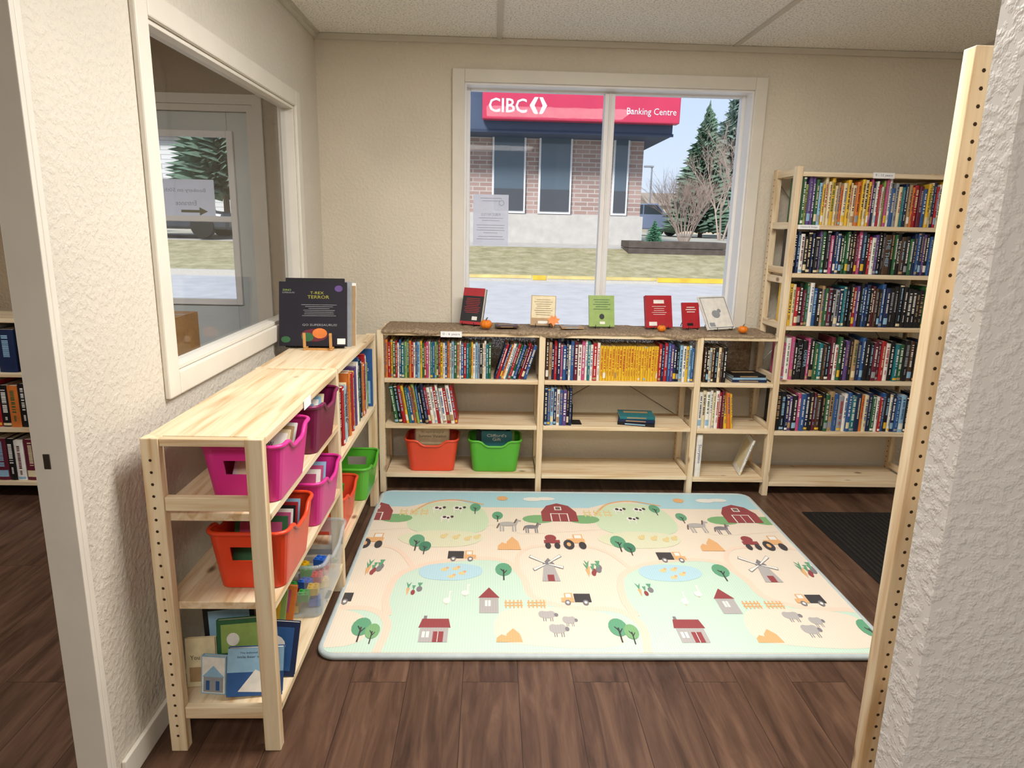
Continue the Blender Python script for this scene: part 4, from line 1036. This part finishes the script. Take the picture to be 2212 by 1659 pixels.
# bank building
BRK = brickmat('brown_brick', '998079', 'ac938b', 'b8b2ae')  # brick tones paled, putting street haze into the colour
NAVY = pm('fascia_navy', '44526a', .6, .06, 2); SIGN = pm('sign_red', 'c23a58', .3, .06, 1.2); FRAMEW = pm('bank_frame_white', 'dcdde0', .5)  # navy and red lifted to imitate haze in the paint colour
m, nt, b = newmat('bank_glass'); b.inputs['Base Color'].default_value = (*lin('56636f'), 1); b.inputs['Roughness'].default_value = .08; BGL = m  # glass colour lightened, haze painted in
YW = 22.0
bk = empty('bank_building', (0, YW, .95), 'brown brick bank building with red sign across the street', 'building')
xl = at(860, 450, Y=YW).x-1.5; xr_ = at(1386, 400, Y=YW).x
zt = at(1200, 265, Y=YW).z; zs = at(1200, 464, Y=YW).z; zwt = at(1150, 291, Y=YW).z
ob = (0, -YW, -.95)
mb = MB(); mb.box(xl, xr_, YW, YW+7, zs, zt); mb.build('brick_wall', BRK, bk, loc=ob)
MB().box(xl, xr_+.08, YW-.1, YW+7.1, .8, zs).build('concrete_base', CONC, bk, loc=ob)
X0c = at(1452, 290, Y=YW-1.3).x; zc0 = at(1200, 288, Y=YW-1.3).z; zc1 = at(1200, 180, Y=YW-1.3).z
MB().box(xl, X0c, YW-1.3, YW+7.3, zc0, zc0+.9).box(xl, X0c-.4, YW-1.0, YW+7, zc0+.9, zc1+1).build('canopy', NAVY, bk, loc=ob)
MB().box(xl, X0c+.03, YW-1.33, YW-1.3, zc0-.02, zc0+.06).build('fascia_edge', pm('fascia_edge', '2f3b52', .6), bk, loc=ob)
for (x0_, x1_) in ((1063, 1135), (1163, 1234), (1322, 1356), (930, 1000)):
    X0, X1 = at(x0_, 380, Y=YW).x, at(x1_, 380, Y=YW).x
    fr = MB().box(X0, X1, YW-.12, YW-.02, zs+.02, zwt).build('window', FRAMEW, bk, loc=ob)
    MB().box(X0+.06, X1-.06, YW-.14, YW-.125, zs+.1, zwt-.05).build('pane', BGL, fr)
    MB().box(X0+.06, X1-.06, YW-.15, YW-.142, zs+.1, zs+.75).build('lower_panel', pm('bank_panel_dark', '4a4e55', .5), fr)
YS = 20.3
X0, X1, Z0, Z1 = RY(1042, 196, 1471, 262, YS)
s_ = MB().box(X0, X1, YS, YS+.35, Z0, Z1).build('sign_panel', SIGN, bk, loc=ob, bevel=.03)
mb = MB()
a0, a1, c0, c1 = RY(1056, 212, 1138, 243, YS)
mb.text('CIBC', TN(((a0+a1)/2, YS-.012, (c0+c1)/2)), height=c1-c0, width=a1-a0, bold=.012)
a0, a1, c0, c1 = RY(1354, 234, 1461, 253, YS)
mb.text('Banking Centre', TN(((a0+a1)/2, YS-.012, (c0+c1)/2)), height=c1-c0, width=a1-a0)
a0, a1, c0, c1 = RY(1144, 210, 1182, 246, YS)
def U(u, v): return (a0+(a1-a0)*u, YS-.012, c0+(c1-c0)*v)
mb.poly([U(0, .5), U(.28, 0), U(.50, 0), U(.28, .5), U(.50, 1), U(.28, 1)]); mb.poly([U(1, .5), U(.74, 1), U(.54, 1), U(.74, .5), U(.54, 0), U(.74, 0)])
mb.build('sign_lettering', FRAMEW, s_)
# trees
SPR = [pm('spruce_green', '6a836f', .9, .3, 6), pm('spruce_blue', '86998f', .9, .25, 6), pm('small_spruce', '528565', .9, .25, 8)]  # greens lightened in place of haze in the air
BARK = pm('bark', '6b5a50', .9); TWIG = pm('twig', 'a8958a', .9, .15, 4)
def gz(y): 
    P_ = [(7, -.30), (16, .19), (16.18, .31), (20.5, .84), (22.4, .97), (70, 1.30)]
    for (a, za), (b_, zb) in zip(P_, P_[1:]):
        if a <= y <= b_: return za+(zb-za)*(y-a)/(b_-a)
    return 0
def spruce(x, y, h, rad, matl, label, n=30, base=.12, zoff=0):
    z0 = gz(y)+zoff; o = empty('spruce_tree', (x, y, z0), label, 'tree')
    MB().tube([(0, 0, -.05), (0, 0, h*.97)], h*.018, r1=h*.004).build('trunk', BARK, o)
    mb = MB()
    for i in range(n):
        f = i/(n-1); z = h*(base+(1-base)*f); rr = rad*(1-f)**.75+.03*h*.3
        K = 20 if f < .7 else 10
        for k in range(K):
            a = 2*math.pi*(k+random.random()*.8)/K; l = rr*random.uniform(.6, 1.15); w_ = l*.17+.02*h/6
            d_ = Vector((math.cos(a), math.sin(a), 0)); s_ = Vector((-d_.y, d_.x, 0))
            p0 = Vector((0, 0, z+random.uniform(-.015, .015)*h)); pm_ = p0+d_*l*.55+Vector((0, 0, -l*.13)); p1 = p0+d_*l+Vector((0, 0, -l*.14))
            dn = Vector((0, 0, -h*.024))
            mb.poly([p0, pm_+s_*w_+dn, p1, pm_-s_*w_+dn]); mb.poly([p0+Vector((0, 0, h*.02)), pm_+s_*w_*.6, p1*1.0+dn, pm_-s_*w_*.6+dn*2])
    mb.poly([(-.03*h*.3, 0, h*.93), (.03*h*.3, 0, h*.93), (0, 0, h)]); mb.poly([(0, -.03*h*.3, h*.93), (0, .03*h*.3, h*.93), (0, 0, h)])
    mb.build('foliage', matl, o)
Yt = 36; p = at(1515, 470, Y=Yt); spruce(p.x, Yt, at(1515, 222, Y=Yt).z-gz(Yt), 1.9, SPR[0], 'tall green spruce standing behind the bare shrub')
p = at(1583, 470, Y=Yt+6); spruce(p.x, Yt+6.5, 9.0, 2.9, SPR[1], 'blue-grey spruce at right edge of the street window')
p = at(1412, 505, Y=20.3); spruce(p.x, 20.2, .75, .34, SPR[2], 'small young spruce in the timber planter', 16, .05, .16)
def bare(x, y, h, matl, label, name, depth, stems, spread, ln=.36, lean0=.2, rr0=.035, zoff=0):
    o = MB(); rng = random.Random(5)
    def grow(p, d_, l, r_, k):
        q = p+d_*l; o.tube([p, q], r_, n=4, r1=r_*.65)
        if k == 0: return
        for _ in range(3 if k > 1 else 2):
            nd = (d_+Vector((rng.uniform(-1, 1), rng.uniform(-1, 1), rng.uniform(-.25, .75)))*spread).normalized()
            grow(p+d_*l*rng.uniform(.6, 1), nd, l*rng.uniform(.6, .85), r_*.6, k-1)
    for s in range(stems):
        a = 2*math.pi*s/stems; grow(Vector((.1*math.cos(a), .1*math.sin(a), -.03)), Vector((math.cos(a)*lean0, math.sin(a)*lean0, 1)).normalized(), h*ln, rr0, depth)
    t = o.build(name, matl, None, (x, y, gz(y)+zoff)); tag(t, label, 'shrub' if name == 'bare_shrub' else 'tree')
p = at(1478, 508, Y=22.6); bare(p.x, 22.6, 3.0, TWIG, 'leafless twiggy shrub behind the timber planter', 'bare_shrub', 4, 20, .6, .30, .42, .016)
p = at(1560, 470, Y=30); bare(p.x, 30, 5.6, TWIG, 'leafless tree in front of the spruces', 'bare_tree', 5, 3, .6, .32, .25, .05)
# timber planter
X0, X1, Z0, Z1 = RY(1357, 510, 1570, 541, 19.8)
TIM = pm('timber_dark', '574e48', .9, .2, 6)
pl = empty('timber_planter', (0, 0, 0), 'dark timber planter box on the lawn outside the window', 'planter')
zg = gz(19.8)-.05
for i in range(2):
    MB().box(X0, X1, 19.7, 19.85, zg+.2*i, zg+.19+.2*i).build('timber', TIM, pl, bevel=.015)
    MB().box(X0, X1, 20.75, 20.9, zg+.2*i, zg+.19+.2*i).build('timber', TIM, pl, bevel=.015)
    for x in (X0, X1-.15): MB().box(x, x+.15, 19.851, 20.749, zg+.2*i, zg+.19+.2*i).build('timber', TIM, pl, bevel=.015)
MB().box(X0+.15, X1-.15, 19.85, 20.75, zg, zg+.28).build('soil', pm('soil', '5a4a3e', .95), pl)
# lamp posts
LP = pm('lamp_grey', '8a8f96', .5)
def lamp(px, pyb, pyt, Y, label):
    p = at(px, pyb, Y=Y); z0 = gz(Y); h = at(px, pyt, Y=Y).z-z0
    o = empty('street_lamp', (p.x, Y, z0), label, 'street lamp'); MB().tube([(0, 0, 0), (0, 0, h)], .07, r1=.05).build('pole', LP, o); MB().box(-.5, .1, -.1, .1, h, h+.12).build('lamp_head', LP, o, bevel=.03)
lamp(1402, 460, 362, 44, 'grey street lamp beyond the bank corner')
# cars
RUB = pm('tyre', '1a1a1a', .8); CGL = pm('car_glass', '3a4148', .15, .02)
def car(x, y, rz, col, label, L=4.4, H=1.6, W=1.75, name='car'):
    o = empty(name, (x, y, gz(y)), label, 'car', None, rz); mt = pm('paint_'+col, col, .25, .03, spec=.6)
    f = [(-.5, .2), (-.49, .5), (-.44, .58), (-.38, .62), (-.28, .96), (.12, 1.0), (.26, .64), (.45, .56), (.5, .42), (.49, .2)]
    MB().prism([(u*L, -W/2, v*H) for u, v in f], (0, W, 0)).build('body', mt, o, bevel=.08)
    for s in (-1, 1):
        yy = s*(W/2+.004)
        MB().poly([(u*L, yy, v*H) for u, v in ((-.345, .66), (-.265, .92), (-.08, .95), (-.08, .66))]).poly([(u*L, yy, v*H) for u, v in ((-.065, .66), (-.065, .95), (.105, .95), (.215, .66))]).build('side_window', CGL, o)
        for u in (-.31, .31):
            MB().lathe([(.33, -.11), (.34, -.08), (.34, .08), (.33, .11)], n=18).build('wheel', RUB, o, loc=(u*L, s*(W/2-.08), .34), rot=(R(90), 0, 0), smooth=False)
p = at(1408, 462, Y=38); car(p.x-.4, 38.5, R(8), '75809a', 'blue-grey parked van beyond the bank corner', 4.2, 1.7, 1.9)
p = at(395, 500, Y=21.3); car(p.x-.3, 21.3, R(0), '33363c', 'dark parked car seen through the entry door', 4.0, 1.25)
p = at(318, 455, Y=24); car(p.x-2.4, 24.5, R(0), 'a3262c', 'red parked car at left edge of the door glass', 4.4, 1.5)
# white house, seen through the entry door
hz = empty('house', (at(360, 480, Y=29).x, 29, gz(29)), 'white clapboard house across the street beyond the entry door', 'building')
HWm = brickmat('white_clapboard', 'd8d8d6', 'cfcfcd', 'a9a9aa', 4, .18)
MB().box(-5, 2.8, 0, 6, -.1, 3.6).build('wall', HWm, hz)
MB().prism([(-5.4, -.4, 3.55), (-5.4, 6.4, 3.55), (-5.4, 3, 5.6)], (8.6, 0, 0)).build('roof', pm('roof_grey', '85817e', .9), hz)
for x in (-3, -.9): 
    fr = MB().box(x-.6, x+.6, -.06, -.01, 1.2, 2.5).build('window', FRAMEW, hz); MB().box(x-.5, x+.5, -.08, -.062, 1.3, 2.4).build('pane', BGL, fr)
p = at(480, 470, Y=24.5); spruce(p.x, 25, 6.5, 1.9, SPR[0], 'dark spruce in front of the white house', 24, .25)
p = at(300, 470, Y=38); spruce(p.x, 39, 9.0, 2.3, SPR[1], 'spruce left of the white house roof', 22)
hz2 = empty('house', (at(1420, 470, Y=52).x+5.5, 52, gz(52)), 'distant tan low building beyond the bare shrub', 'building')
MB().box(-6, 9, 0, 6, -.2, 2.0).build('wall', pm('tan_siding', 'c4b6a0', .9), hz2); MB().prism([(-6.3, -.3, 1.95), (-6.3, 6.3, 1.95), (-6.3, 3, 3.0)], (15.6, 0, 0)).build('roof', pm('roof_brown', 'a09080', .9), hz2)

# ------------------------------------------------------------------ light
wd = bpy.data.worlds.new('sky'); scn.world = wd; wd.use_nodes = True
nt = wd.node_tree; L = nt.links; bg = nt.nodes['Background']
tc = N(nt, 'ShaderNodeTexCoord'); sp = N(nt, 'ShaderNodeSeparateXYZ'); L.new(tc.outputs['Generated'], sp.inputs[0])
r = ramp(nt, [(0, lin('b8c0cb')), (.15, lin('a8b8ce')), (.5, lin('a0b0c6'))]); L.new(sp.outputs['Z'], r.inputs['Fac'])
L.new(r.outputs[0], bg.inputs['Color']); bg.inputs['Strength'].default_value = 1.7
sd = bpy.data.lights.new('sun', 'SUN'); sd.energy = 4.2; sd.angle = R(14); sd.color = (1, .96, .9)
so = bpy.data.objects.new('sun', sd); COL.objects.link(so); so.rotation_euler = Euler((R(52), 0, R(-25)))
def area(name, loc, sx, sy, pw, rot=(0, 0, 0), col=(1, .965, .915)):
    l = bpy.data.lights.new(name, 'AREA'); l.shape = 'RECTANGLE'; l.size = sx; l.size_y = sy; l.energy = pw; l.color = col
    o = bpy.data.objects.new(name, l); COL.objects.link(o); o.location = loc; o.rotation_euler = rot
area('ceiling_light_main', (.55, 1.9, ZC-.012), 1.2, .55, 70)
area('ceiling_light_rear', (-.1, -.9, ZC-.012), 1.2, .55, 52)
area('ceiling_light_entry', (-2.3, 1.6, ZC-.012), 1.2, .3, 34)
